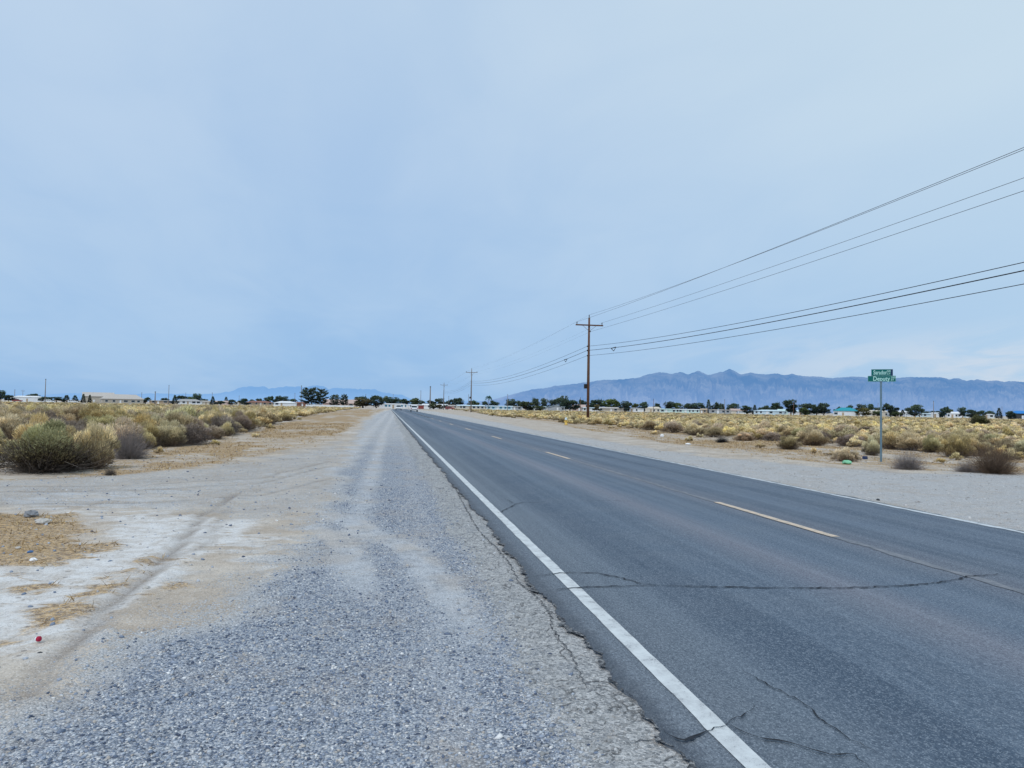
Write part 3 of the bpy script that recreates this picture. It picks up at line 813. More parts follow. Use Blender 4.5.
def stem_cloud(seed, n, width, spread=0.95, hz=0.72, kink=0.10):
    rng = np.random.default_rng(seed)
    a = rng.random(n) * 2 * math.pi
    e = np.arcsin(rng.random(n)) * 0.95 + 0.04
    R = spread * (0.55 + 0.45 * rng.random(n))
    end = np.column_stack([np.cos(a) * np.cos(e) * R, np.sin(a) * np.cos(e) * R, np.sin(e) * hz * (0.6 + 0.5 * rng.random(n)) + 0.02])
    st_ = np.column_stack([np.cos(a) * 0.16, np.sin(a) * 0.16, np.zeros(n)]) * rng.random((n, 1))
    K = 5; segs = []
    off = np.zeros((n, 3))
    for k in range(K):
        t = k / (K - 1)
        p = st_ * (1 - t) + end * t
        p[:, 2] = end[:, 2] * t ** 1.25
        off = off + rng.standard_normal((n, 3)) * kink * 0.35
        segs.append(p + off * t)
    V = []; Fc = []
    side = rng.standard_normal((n, 3)); side /= np.linalg.norm(side, axis=1, keepdims=True)
    for k in range(K):
        wk = width * (1 - 0.8 * k / (K - 1))
        V.append(np.stack([segs[k] - side * wk / 2, segs[k] + side * wk / 2], 1))
    V = np.stack(V, 1).reshape(n, K * 2, 3); V[:, :, 2] = np.maximum(V[:, :, 2], 0.0)
    q = np.array([(2 * k, 2 * k + 1, 2 * k + 3, 2 * k + 2) for k in range(K - 1)])
    Fc = (q[None] + (np.arange(n) * K * 2)[:, None, None]).reshape(-1, 4)
    return V.reshape(-1, 3), Fc

def tri2(Fq4): return np.concatenate([Fq4[:, [0, 1, 2]], Fq4[:, [0, 2, 3]]])

M['twig'] = simple('twig_bark', (0.16, 0.125, 0.10), 0.9, 0.4, 5)
M['grey_twig'] = simple('grey_twig', (0.23, 0.205, 0.20), 0.9, 0.4, 5)
M['brown_twig'] = simple('brown_twig', (0.145, 0.10, 0.07), 0.9, 0.4, 5)
M['dark_twig'] = simple('dark_twig', (0.12, 0.10, 0.085), 0.9, 0.4, 5)
SH = {}
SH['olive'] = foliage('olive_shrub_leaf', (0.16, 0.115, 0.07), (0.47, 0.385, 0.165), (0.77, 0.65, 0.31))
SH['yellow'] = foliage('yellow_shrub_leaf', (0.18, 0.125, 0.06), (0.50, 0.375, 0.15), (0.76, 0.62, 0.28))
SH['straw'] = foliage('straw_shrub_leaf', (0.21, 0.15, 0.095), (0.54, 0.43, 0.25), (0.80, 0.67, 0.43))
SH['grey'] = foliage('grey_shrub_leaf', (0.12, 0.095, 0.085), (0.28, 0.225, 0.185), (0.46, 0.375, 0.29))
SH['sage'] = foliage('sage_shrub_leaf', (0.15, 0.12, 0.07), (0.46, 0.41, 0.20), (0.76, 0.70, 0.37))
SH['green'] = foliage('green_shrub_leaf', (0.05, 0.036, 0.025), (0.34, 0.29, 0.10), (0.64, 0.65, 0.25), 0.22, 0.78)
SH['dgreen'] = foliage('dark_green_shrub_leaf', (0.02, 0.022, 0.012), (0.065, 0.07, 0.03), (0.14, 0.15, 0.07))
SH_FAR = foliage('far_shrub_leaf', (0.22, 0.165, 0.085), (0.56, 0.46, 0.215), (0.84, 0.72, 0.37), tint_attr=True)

near_leaf = [leaf_cloud(100 + i, 17000, 0.085, 0.016, 34, 0.40) for i in range(3)] + [leaf_cloud(140, 26000, 0.055, 0.018, 34, 0.62)]
mid_leaf = [leaf_cloud(200 + i, 5000, 0.11, 0.034, 26, 0.30) for i in range(5)]
near_stem = [stem_cloud(300 + i, 480, 0.017, 1.12, 0.86, 0.2) for i in range(3)] + [stem_cloud(340, 900, 0.02, 0.95, 0.7, 0.3)]
mid_stem = [stem_cloud(400 + i, 150, 0.026, 1.12, 0.85, 0.2) for i in range(5)]
MESH = {}
def leaf_mesh(lod, i, tint):
    k = (lod, i, tint)
    if k not in MESH:
        V, Fc, lk = (near_leaf if lod == 'near' else mid_leaf)[i]
        MESH[k] = fast_mesh('shrub_foliage', V, Fc, [SH[tint]], None, False, dict(lump=lk))
    return MESH[k]
def stem_mesh(lod, i, mat):
    k = (lod, i, 's' + mat)
    if k not in MESH:
        V, Fc = (near_stem if lod == 'near' else mid_stem)[i]
        MESH[k] = fast_mesh('shrub_branches', V, Fc, [M[mat]])
    return MESH[k]
def whole_mesh(i, tint):
    k = ('whole', i, tint)
    if k not in MESH:
        V, Fc, lk = mid_leaf[i]; V2, F2 = mid_stem[i]
        T2 = tri2(F2) + len(V)
        MESH[k] = fast_mesh('desert_shrub', np.concatenate([V, V2]), np.concatenate([Fc, T2]), [SH[tint], M['twig']],
                            np.concatenate([np.zeros(len(Fc)), np.ones(len(T2))]), False, dict(lump=np.concatenate([lk, np.full(len(V2), 0.5)])))
    return MESH[k]
DEAD = {}
def dead_mesh(i, mat):
    k = (i, mat)
    if k not in DEAD:
        V, Fc = stem_cloud(500 + i, 2000, 0.012, 1.0, 0.85, 0.25)
        DEAD[k] = fast_mesh('dead_branches', V, Fc, [M[mat]])
    return DEAD[k]

placed = []
def ground_z(x, y):
    return float(samp(zg, np.array([[x, y]]))[0])

def hand_shrub(x0, x1, ytop, ybase, tint, label, stem='twig', dead=False, i=0, name='desert_shrub', seed=0):
    cx = (x0 + x1) / 2
    p = gp(cx, ybase, -0.04); dz = depth(p)
    r = (x1 - x0) / 2 / F * dz
    p = p + Vector((fwd.x, fwd.y, 0)).normalized() * r * 0.75
    dz = depth(p); h = (ybase - ytop) / F * (dz - 0.3 * r)
    o = empty(name, (p.x, p.y, ground_z(p.x, p.y) - 0.02), seed * 1.7 + cx)
    o.scale = (r, r, h / 0.92)
    tag(o, label, 'shrub')
    if dead:
        o.scale = (r * 1.15, r * 1.15, h * 1.35)
        link('branches', dead_mesh(i, stem), o)
    else:
        link('foliage', leaf_mesh('near', i, tint), o)
        link('branches', stem_mesh('near', i, stem), o)
    placed.append((p.x, p.y, r))
    return o
hand_shrub(-40, 74, 427, 475, 'green', 'large green-topped shrub with dark tangled woody base beside the dirt track', 'dark_twig', i=3)
hand_shrub(56, 108, 424, 470, 'olive', 'tall tan-olive shrub touching the right side of the large green-topped shrub', i=1)
hand_shrub(100, 142, 430, 460, 'grey', 'grey leafless twiggy shrub behind the bare dirt patch, right of the tan-olive shrub', 'grey_twig', dead=True, i=0)
hand_shrub(112, 152, 414, 446, 'yellow', 'orange-yellow shrub rising behind the grey leafless shrub on the left', i=2)
hand_shrub(144, 183, 424, 447, 'sage', 'pale olive shrub at the edge of the left field, right of the grey leafless shrub', i=0, seed=2)
hand_shrub(178, 202, 419, 443, 'grey', 'dark greyish-brown shrub at the edge of the left field beside bare dirt', 'grey_twig', i=1, seed=3)
hand_shrub(196, 226, 407, 433, 'yellow', 'bright yellow-green shrub standing in the left field above its neighbours', i=2, seed=4)
hand_shrub(218, 252, 414, 432, 'grey', 'purplish-grey rounded shrub near the far edge of the left field', 'grey_twig', i=0, seed=5)
hand_shrub(0, 58, 419, 452, 'straw', 'pale straw-coloured dry shrub behind the large green-topped shrub', 'brown_twig', i=1, seed=6)
hand_shrub(101, 114, 467, 475, 'grey', 'tiny dark brown clump of twigs lying on the dirt beside the tan-olive shrub', 'dark_twig', dead=True, i=1)
hand_shrub(981, 1030, 446, 475, 'grey', 'brown dead bush of dense twigs at the right shoulder edge', 'brown_twig', dead=True, i=2, name='dead_shrub')
hand_shrub(960, 986, 463, 473, 'grey', 'low grey dead bush against the left side of the brown dead bush', 'grey_twig', dead=True, i=0, name='dead_shrub')
hand_shrub(898, 932, 454, 470, 'grey', 'grey spindly dead bush on the shoulder right of the street sign post', 'grey_twig', dead=True, i=1, name='dead_shrub')
hand_shrub(837, 866, 447, 462, 'straw', 'pale beige dry bush on the shoulder left of the street sign post', 'brown_twig', i=2, seed=7)
hand_shrub(865, 888, 439, 456, 'sage', 'yellow-green shrub directly behind the street sign post', i=0, seed=8)
hand_shrub(778, 809, 436, 450, 'olive', 'yellowish-tan rounded shrub standing out from the right field onto the shoulder', i=1, seed=9)
hand_shrub(882, 916, 431, 450, 'yellow', 'broad orange-tan shrub just right of the street sign post', i=2, seed=10)
hand_shrub(924, 949, 437, 453, 'sage', 'pale sage-coloured shrub in the right field between the sign and the dead bushes', i=0, seed=11)
hand_shrub(948, 985, 436, 458, 'olive', 'wide tan shrub left of and behind the brown dead bush', i=1, seed=12)
hand_shrub(800, 836, 428, 446, 'straw', 'brownish straw shrub at the edge of the right field left of the street sign', 'brown_twig', i=0, seed=13)
hand_shrub(972, 1000, 414.5, 428, 'dgreen', 'dark green creosote-like bush standing above the pale right field', 'dark_twig', i=2, seed=14)
hand_shrub(716, 731, 437, 443, 'dgreen', 'small black heap of burnt-looking twigs on the right shoulder', 'black_metal', dead=True, i=2, name='dead_shrub')
hand_shrub(735, 762, 432, 441, 'straw', 'low rusty-brown shrub at the edge of the right field midway to the sign', 'brown_twig', i=1, seed=15)

# the rest of the field
LB = [(-700, 474), (0, 458), (75, 456), (100, 451), (130, 450), (180, 447), (230, 437), (265, 425), (300, 417), (345, 410), (372, 407.2), (376, 404)]
RB = [(436, 404), (442, 408.5), (470, 411.5), (498, 417), (541, 419.5), (565, 423.5), (596, 425.5), (635, 428.5), (697, 435), (729, 438.5), (770, 441), (825, 444.5), (903, 450), (941, 452), (980, 456), (1100, 462), (1800, 480)]
def field_ok(P3, rng):
    x, y, z = proj(P3)
    lb = np.interp(x, [a for a, _ in LB], [b_ for _, b_ in LB]); rb = np.interp(x, [a for a, _ in RB], [b_ for _, b_ in RB])
    left = (x < 376) & (y < lb) & (P3[:, 0] < -7)
    rgt = (x > 436) & (y < rb) & (P3[:, 0] > EDGE_R + 5)
    return (left | rgt) & (z > 8), x, y, z
rng = np.random.default_rng(42)
cand = []
for (r0, r1, dens, smin, smax) in ((11, 40, 1.2, 0.24, 0.92), (40, 75, 0.75, 0.3, 1.0), (75, 130, 0.26, 0.5, 1.0), (130, 230, 0.09, 0.6, 1.2), (230, 390, 0.03, 0.8, 1.6)):
    area = 0.5 * math.radians(96) * (r1 * r1 - r0 * r0)
    n = int(area * dens)
    rr = np.sqrt(r0 * r0 + (r1 * r1 - r0 * r0) * rng.random(n)); aa = YAW + (rng.random(n) - 0.5) * math.radians(96)
    P3 = np.column_stack([np.sin(aa) * rr, np.cos(aa) * rr, np.zeros(n)])
    ok, x, y, z = field_ok(P3, rng)
    # leave some bare ground
    bare = fbm(P3[:, 0] * 0.16, P3[:, 1] * 0.16, 3, 91)
    ok &= (bare > 0.22 + 0.12 * rng.random(n)) | (P3[:, 0] < 0)
    s = smin + (smax - smin) * rng.random(n) ** 1.4
    s = s * np.where((P3[:, 0] < 0) & (r0 < 80), 1.2, 0.88)
    for q, sz, xx, yy, zz in zip(P3[ok], s[ok], x[ok], y[ok], z[ok]):
        cand.append((q[0], q[1], sz, xx, yy, zz))
# a few strays in front of the field edge
for (px0, py0, sz) in ((690, 441, .3), (655, 434, .35), (760, 447, .28), (815, 452, .25), (940, 462, .25), (955, 459, .3), (610, 428, .3), (525, 417.5, .5), (830, 455, .22), (1010, 459, .4), (700, 437, .3),
                       (270, 428, .3), (300, 420, .35), (255, 437, .25), (330, 412, .4), (160, 452, .22), (215, 444, .22)):
    q = gp(px0, py0); cand.append((q.x, q.y, sz, px0, py0, depth(q)))
grid = {}
keep = []
for c_ in placed: grid.setdefault((int(c_[0] // 2), int(c_[1] // 2)), []).append(c_)
for c_ in cand:
    x, y, s = c_[:3]; ok = True
    for i in (-1, 0, 1):
        for j in (-1, 0, 1):
            for (xx, yy, rr) in grid.get((int(x // 2) + i, int(y // 2) + j), []):
                if (xx - x) ** 2 + (yy - y) ** 2 < (0.49 * (rr + s)) ** 2: ok = False
    if ok:
        keep.append(c_); grid.setdefault((int(x // 2), int(y // 2)), []).append((x, y, s))
print('shrubs', len(keep))
def inview(c_): return -25 < c_[3] < 1050
keep.sort(key=lambda c_: (not inview(c_), -c_[2] / c_[5]))
N_IND = 270
WORDS = dict(olive='olive-tan', yellow='golden yellow', straw='straw-coloured dry', grey='grey-brown', sage='pale sage-green')
for k, c_ in enumerate(keep[:N_IND]):
    x, y, s = c_[:3]
    u = rng.random()
    tint = 'olive' if u < 0.38 else 'yellow' if u < 0.48 else 'straw' if u < 0.70 else 'grey' if u < 0.84 else 'sage'
    if tint == 'grey' and x < 0 and rng.random() < 0.5: tint = 'olive'
    hh = s * (0.95 + 0.35 * rng.random()) * (1.0 if x < 0 else 0.85)
    if c_[5] > 55: hh = min(hh, 0.62 + 0.3 * rng.random())
    size = s / c_[5] * F * 2
    sidew = 'left' if x < 0 else 'right'
    zz = ground_z(x, y) - 0.02
    rz = rng.random() * 6.28
    i = int(rng.integers(0, 5))
    lab = f"{WORDS[tint]} desert shrub among the many in the field {sidew} of the road"
    grp = f"desert shrubs in the field {sidew} of the road"
    if tint == 'grey' and x > 0 and size > 12 and k % 3 == 0:
        o = empty('desert_shrub', (x, y, zz), rz)
        link('branches', dead_mesh(k % 3, 'brown_twig' if k % 2 else 'grey_twig'), o)
        lab = f"leafless twiggy dead shrub among the many in the field {sidew} of the road"
    elif size > 22:
        lod, i = ('near', i % 3) if size > 30 else ('mid', i)
        o = empty('desert_shrub', (x, y, zz), rz)
        link('foliage', leaf_mesh(lod, i, tint), o)
        link('branches', stem_mesh(lod, i, 'grey_twig' if tint == 'grey' else 'twig'), o)
    else:
        o = link('desert_shrub', whole_mesh(i, tint)); o.location = (x, y, zz); o.rotation_euler = (0, 0, rz)
    o.scale = (s * (0.8 + 0.6 * rng.random()), s * (0.8 + 0.6 * rng.random()), hh)
    tag(o, lab, 'shrub', grp)
# the many smaller ones, one mass
rest = keep[N_IND:]
lodA = [leaf_cloud(600 + i, 900, 0.17, 0.075, 16, 0.2) for i in range(4)]
lodB = [leaf_cloud(700 + i, 300, 0.26, 0.13, 10, 0.15) for i in range(4)]
VV, FF, TT, HH, LK = [], [], [], [], []; off = 0
for c_ in rest:
    x, y, s = c_[:3]
    V, Fc, lk = (lodA if s / c_[5] > 0.008 else lodB)[int(rng.integers(0, 4))]
    a = rng.random() * 6.28; ca, sa = math.cos(a), math.sin(a)
    hh = s * (0.9 + 0.35 * rng.random()) * (1.0 if x < 0 else 0.85)
    if c_[5] > 50: hh = min(hh, 0.58 + 0.3 * rng.random() - (0.12 if c_[5] > 150 else 0))
    V2 = np.column_stack([(V[:, 0] * ca - V[:, 1] * sa) * s + x, (V[:, 0] * sa + V[:, 1] * ca) * s + y, V[:, 2] * hh - 0.05])
    VV.append(V2); FF.append(Fc + off); off += len(V)
    TT.append(np.full(len(V), rng.random())); HH.append(V[:, 2]); LK.append(lk)
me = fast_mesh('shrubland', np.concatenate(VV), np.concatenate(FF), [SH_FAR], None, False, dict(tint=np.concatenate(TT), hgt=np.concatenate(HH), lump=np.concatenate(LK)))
tag(link('shrubland', me), kind='stuff')

# dry grass
mt, nt, b = new_mat('dry_grass_blade', 0.9)
gr = nt.node('ShaderNodeNewGeometry').outputs['Random Per Island']
nt.l.new(nt.ramp(gr, [(0.0, (0.16, 0.10, 0.05)), (0.5, (0.40, 0.28, 0.14)), (1.0, (0.62, 0.48, 0.28))]), b.inputs['Base Color'])
def grass_pts(n, rmax, seed):
    rg = np.random.default_rng(seed)
    rr = 4 + (rmax - 4) * rg.random(n) ** 0.8; aa = YAW + (rg.random(n) - 0.5) * math.radians(84)
    p = np.column_stack([np.sin(aa) * rr, np.cos(aa) * rr])
    cl = fbm(p[:, 0] * 2.2, p[:, 1] * 2.2, 3, 66)
    k = (samp(a_straw, p) > 0.25 + 0.6 * rg.random(n)) & (cl > 0.42) & ((p[:, 0] < EDGE_L - 0.5) | (p[:, 0] > EDGE_R + 0.6))
    return p[k]
gpts = grass_pts(90000, 60, 3)
rg = np.random.default_rng(4)
gpts = np.repeat(gpts, 2, 0) + rg.standard_normal((len(gpts) * 2, 2)) * 0.03
dist = np.hypot(gpts[:, 0], gpts[:, 1])
ng = len(gpts); dd = rg.standard_normal((ng, 3)) * 0.75; dd[:, 2] = 0.45 + 0.3 * rg.random(ng)
V, Fc = tri_blades(np.column_stack([gpts, samp(zg, gpts)]), dd, (0.03 + 0.07 * rg.random(ng)), 0.004 + 0.0006 * dist, rg)
tag(link('dry_grass', fast_mesh('dry_grass', V, Fc, [mt])), kind='stuff')
print('grass', ng)

# ------------------------------------------------------------------ utility poles and wires
Y1 = None
p1 = gp(587.8, 421.2)
HP = 104.0 / F * depth(p1)
print('pole', p1, HP, depth(p1))
p2 = at(471, depth(p1) * 104 / 42.8); p3 = at(443.6, depth(p1) * 104 / 26.6)
dirp = (p2 - p1).normalized()
span = (p2 - p1).length
p0 = p1 - dirp * span * 0.97
armdir = Vector((dirp.y, -dirp.x, 0))
ARM_Z, TOP_Z, NEU_Z = HP * 0.925, HP, HP * 0.865
COMM = [HP * 0.722, HP * 0.681, HP * 0.631]
def utility_pole(p, label, h=HP, box=True, mat='wood_pole', arm=True):
    o = empty('utility_pole', (p.x, p.y, 0), math.atan2(armdir.y, armdir.x))
    tag(o, label, 'utility pole', 'wooden utility poles along the road')
    k = h / HP
    MB().tube([(0, 0, -0.3), (0, 0, h * 0.5), (0, 0, h)], [0.185, 0.155, 0.115], 14).build('shaft', M[mat], o)
    if arm:
        bevel(MB().box((0, -0.17, ARM_Z * k), (3.5, 0.13, 0.16)).build('crossarm', M[mat], o), 0.01)
        for s in (-1, 1):
            MB().tube([(0, -0.13, ARM_Z * k - 0.75), (s * 0.85, -0.17, ARM_Z * k - 0.08)], 0.022, 6).build('brace', M['grey_wood'], o)
            MB().lathe([(0.0, 0.0), (0.03, 0.0), (0.03, 0.08), (0.07, 0.1), (0.075, 0.17), (0.045, 0.2), (0.07, 0.23), (0.05, 0.3), (0, 0.3)], (s * 1.6, -0.17, ARM_Z * k + 0.07), 10).build('insulator', M['porcelain'], o)
        MB().lathe([(0.0, 0.0), (0.03, 0.0), (0.03, 0.14), (0.075, 0.16), (0.075, 0.24), (0.045, 0.28), (0.07, 0.31), (0.05, 0.38), (0, 0.38)], (0, 0, h - 0.04), 10).build('insulator', M['porcelain'], o)
        MB().lathe([(0, -0.08), (0.06, -0.06), (0.06, 0.06), (0, 0.08)], (0.17, 0, NEU_Z * k), 8).build('spool', M['porcelain'], o)
    if box:
        bx_ = MB().box((-0.36, -0.02, h * 0.335), (0.36, 0.3, 0.55)).build('equipment_box', M['black_metal'], o)
        bevel(bx_, 0.03)
        MB().tube([(-0.19, -0.1, h * 0.335 + 0.2), (-0.19, -0.1, h * 0.62)], 0.025, 6).build('conduit', M['grey_wood'], o)
    if arm:
        for c_ in COMM:
            MB().box((-0.17, 0, c_ * k), (0.12, 0.12, 0.16)).build('cable_clamp', M['black_metal'], o)
    return o
utility_pole(p1, 'tall brown wooden utility pole with one crossarm, nearest to the road sign')
utility_pole(p2, 'second wooden utility pole down the road, smaller, with crossarm and dark box', mat='grey_wood')
utility_pole(p3, 'third and farthest crossarmed utility pole beside the road, thin and grey', mat='grey_wood')

def wire(a, b_, sag, rad, mat, name, label, grp, loops=()):
    N = 60; pts = []
    for i in range(N + 1):
        t = i / N; q = a.lerp(b_, t); q.z -= 4 * sag * t * (1 - t); pts.append(q)
    mb = MB().tube(pts, rad, 5)
    o = mb.build(name, M[mat], None)
    tag(o, label, name.replace('_', ' '), grp)
    for (t, s) in loops:
        q = a.lerp(b_, t); q.z -= 4 * sag * t * (1 - t)
        d = (b_ - a).normalized()
        MB().tube([q - d * 0.75 * s + Vector((0, 0, -0.03)), q - d * 0.35 * s + Vector((0, 0, -0.20)), q + d * 0.05 * s + Vector((0, 0, -0.36)), q + d * 0.4 * s + Vector((0, 0, -0.22)), q + d * 0.75 * s + Vector((0, 0, -0.03))], 0.035, 6).build('splice_loop', M['cable'], o)
        MB().tube([q - d * 0.8 * s, q + d * 0.8 * s], 0.05, 6).build('splice_case', M['cable'], o)
    return o
def attach(p, off, z): return Vector((p.x, p.y, 0)) + armdir * off + Vector((0, 0, z))
spans = [(p1, p0, 'near right span'), (p1, p2, 'span to the second pole'), (p2, p3, 'farthest span')]
def solve_sag(a, b_, py_edge):
    """sag that makes the near span hang as low as in the photograph where it leaves the view"""
    lo_, hi_ = 0.0, 5.0
    for _ in range(40):
        sg = (lo_ + hi_) / 2
        t = np.linspace(0, 0.8, 400)
        P = np.outer(1 - t, np.array(a)) + np.outer(t, np.array(b_)); P[:, 2] -= 4 * sg * t * (1 - t)
        x, y, z = proj(P); ok = z > 1
        yy = np.interp(1024, x[ok], y[ok])
        if yy < py_edge: lo_ = sg
        else: hi_ = sg
    return sg
for k, (a, b_, word) in enumerate(spans):
    wr = (0.012, 0.0045, 0.006)[k]
    for off, z, w_, pe in ((-1.6, ARM_Z + 0.36, 'left crossarm end', 147.4), (0.0, TOP_Z + 0.34, 'pole top', 149.6), (1.6, ARM_Z + 0.36, 'right crossarm end', 177.8), (0.2, NEU_Z, 'pole side', 190.8)):
        A, B = attach(a, off, z), attach(b_, off, z)
        sg = solve_sag(A, B, pe) if k == 0 else 0.8
        if k == 0: print('sag', w_, sg)
        wire(A, B, sg, wr, 'wire', 'power_line', f"thin grey power wire from the {w_}, {word}", 'power wires on the utility poles')
    for j, z in enumerate(COMM):
        w_ = ('upper', 'thick middle', 'lower')[j]
        A, B = attach(a, -0.2, z), attach(b_, -0.2, z)
        sg = solve_sag(A, B, (262.3, 270.6, 284.0)[j]) if k == 0 else 1.3
        if k == 0: print('sag', w_, sg)
        wire(A, B, sg, (0.017, 0.025, 0.016)[j], 'cable', 'communication_cable', f"{w_} black communication cable, {word}", 'communication cables on the utility poles', ((0.085, 1.0),) if (j == 1 and k < 2) else ())

DS = 1.5
def plain_pole(px, ytop, dist, label, rad=0.16, mat='grey_wood', arm=False):
    dist *= DS; rad *= 1.25
    p = at(px, dist); h = zof(px, ytop, dist)
    o = empty('utility_pole', (p.x, p.y, 0), math.atan2(armdir.y, armdir.x) + (px % 7) * 0.3)
    tag(o, label, 'utility pole', 'distant poles among the houses')
    MB().tube([(0, 0, -0.3), (0, 0, h)], [rad, rad * 0.72], 10).build('shaft', M[mat], o)
    if arm:
        MB().box((0, -rad * 1.1, h - 0.7), (2.4, 0.12, 0.16)).build('crossarm', M[mat], o)
        for s in (-1, 0, 1):
            MB().lathe([(0, 0), (0.05, 0), (0.07, 0.15), (0.04, 0.3), (0, 0.3)], (s * 1.05, -rad * 1.1 if s else 0, h - (0.62 if s else 0.02)), 8).build('insulator', M['porcelain'], o)
    else:
        MB().lathe([(0, 0), (rad * 1.1, 0), (rad * 1.1, 0.25), (rad * 0.5, 0.4), (0, 0.4)], (0, 0, h - 0.05), 10).build('cap', M['porcelain'], o)
for a in ((14.5, 390, 300, 'short thin pole standing in front of the long white shed', 0.15), (22.6, 390, 340, 'short pole just behind the roof of the long white shed', 0.13, 'grey_wood', True),
          (45, 379.5, 230, 'tall bare wooden pole right of the long white shed', 0.17), (141.5, 393, 300, 'thin pole at the right end of the big beige house', 0.13),
          (155, 392, 280, 'thick short pole in front of the low brown house', 0.26), (168.5, 385.5, 290, 'tall thin pole left of the grey-roofed white house', 0.15),
          (185.5, 393, 380, 'faint pole rising behind the grey-roofed white house', 0.12), (212, 393, 330, 'pole behind the narrow conifer beside the pink house', 0.14),
          (239, 396, 340, 'small pole behind the round trees left of the red-brown roof', 0.13), (294.7, 393.5, 330, 'short pole beside the white hip-roofed house', 0.14), (301, 386, 290, 'tall grey pole left of the two big pines', 0.2),
          (365.6, 394.5, 340, 'thin pole above the yellow-green tree near the road end', 0.12), (393, 394.5, 360, 'thin pole behind the long white building at the road end', 0.12),
          (420.6, 391, 300, 'thin pole behind the white building with red door', 0.14), (430, 386.8, 270, 'thick grey pole without crossarm beside the road end', 0.30),
          (448.6, 396.5, 300, 'small pole between the round trees left of the second utility pole', 0.13), (468.4, 395, 260, 'short thin pole just left of the second utility pole', 0.12),
          (507.5, 395, 230, 'thin brown pole at the end of the long pale mobile homes', 0.11), (580.4, 398, 200, 'thin reddish pole just left of the tall near utility pole', 0.09, 'wood_pole'),
          (653.5, 399.5, 230, 'reddish thin pole in front of the cream house on the right', 0.1, 'wood_pole'), (724.6, 400, 240, 'grey thin pole among the trees behind the right field', 0.11),
          (793.5, 403, 215, 'brown thin pole before the tall dark tree right of centre', 0.11, 'wood_pole'), (933.6, 401.5, 250, 'grey pole in front of the white buildings on the right', 0.14), (878, 403, 330, 'faint pole behind the street sign post', 0.12, 'grey_wood', True), (1002, 407, 300, 'faint pole near the blue-roofed shelter', 0.1)):
    plain_pole(*a)

# ------------------------------------------------------------------ street sign
sb = gp(881, 461.5, -0.03); sdz = depth(sb)
SH_TOP = zof(881.5, 369.1, sdz)
print('sign', sb, SH_TOP, sdz)
face = math.atan2(-sb.x, sb.y)           # turned to the camera
k = sdz / F
s_root = empty('street_sign', (sb.x, sb.y, -0.05), face)
tag(s_root, 'two green street name plates stacked on a thin grey metal post at the shoulder', 'street sign')
zb = SH_TOP - 12.2 * k + 0.05
po = MB().box((0, 0, (zb + 0.02) / 2), (0.062, 0.062, zb + 0.02)).build('post', M['galv'], s_root); bevel(po, 0.008)
def plate(name, w_, h, z, rz, txt, sub1, sub2, tsize, dark_end, xoff):
    o = empty(name, (xoff, 0, z), rz); o.parent = s_root
    pm = MB().box((0, 0, 0), (w_, 0.012, h)).build('panel', M['sign_green'], o)
    bevel(pm, 0.004)
    bd = MB()
    t = 0.007
    for (cx, cz, sx_, sz_) in ((0, h / 2 - t, w_ - t, t), (0, -h / 2 + t, w_ - t, t), (-w_ / 2 + t, 0, t, h - 3.0 * t), (w_ / 2 - t, 0, t, h - 3.0 * t)):
        bd.box((cx, -0.008, cz), (sx_, 0.003, sz_))
    if dark_end < 0: bd.build('border', M['sign_edge'], o)
    def text(s, size, x, zc, align='LEFT', sq=1.0):
        cu = bpy.data.curves.new('lettering', 'FONT'); cu.body = s; cu.size = size; cu.align_x = align; cu.align_y = 'CENTER'; cu.extrude = 0.001; cu.offset = size * 0.018
        to = bpy.data.objects.new('lettering', cu)
        me = bpy.data.meshes.new_from_object(to)
        bpy.data.objects.remove(to); me.materials.append(M['sign_white'])
        me.name = 'lettering'
        l = link('lettering', me, o); l.rotation_euler = (math.pi / 2, 0, 0); l.location = (x, -0.0095, zc); l.scale = (sq, 1, 1)
        wd = max(v.co.x for v in me.vertices) - min(v.co.x for v in me.vertices)
        return l, wd
    l, wd = text(txt, tsize, -w_ / 2 + 0.06 + (0.09 if dark_end < 0 else 0), -0.005)
    l.scale = ((w_ * (0.60 if dark_end < 0 else 0.63)) / wd, 1, 1)
    text(sub1, tsize * 0.42, w_ / 2 - (0.17 if dark_end > 0 else 0.14), h * 0.2)
    text(sub2, tsize * 0.42, w_ / 2 - (0.17 if dark_end > 0 else 0.14), -h * 0.2)
    if dark_end > 0:
        MB().box((w_ / 2 - 0.03, -0.0115, 0), (0.06, 0.004, h - 0.004)).build('dark_end_strip', M['sign_dark'], o)
    return o
plate('lower_name_plate', 25 * k, 5.9 * k, SH_TOP - 9.5 * k + 0.05, 0.0, 'Deputy', '100', 'ST', 0.20, -1, 0.02)
plate('upper_name_plate', 19.2 * k, 6.5 * k, SH_TOP - 3.25 * k + 0.05, 0.05, 'Sarador', '500', 'CT', 0.19, 1, 0.03)
br = MB().box((0, 0.03, SH_TOP - 6.5 * k + 0.05), (0.05, 0.04, 0.08)).box((0, 0.0, SH_TOP - 12.9 * k + 0.06), (0.072, 0.072, 0.05)).build('bracket', M['galv'], s_root)

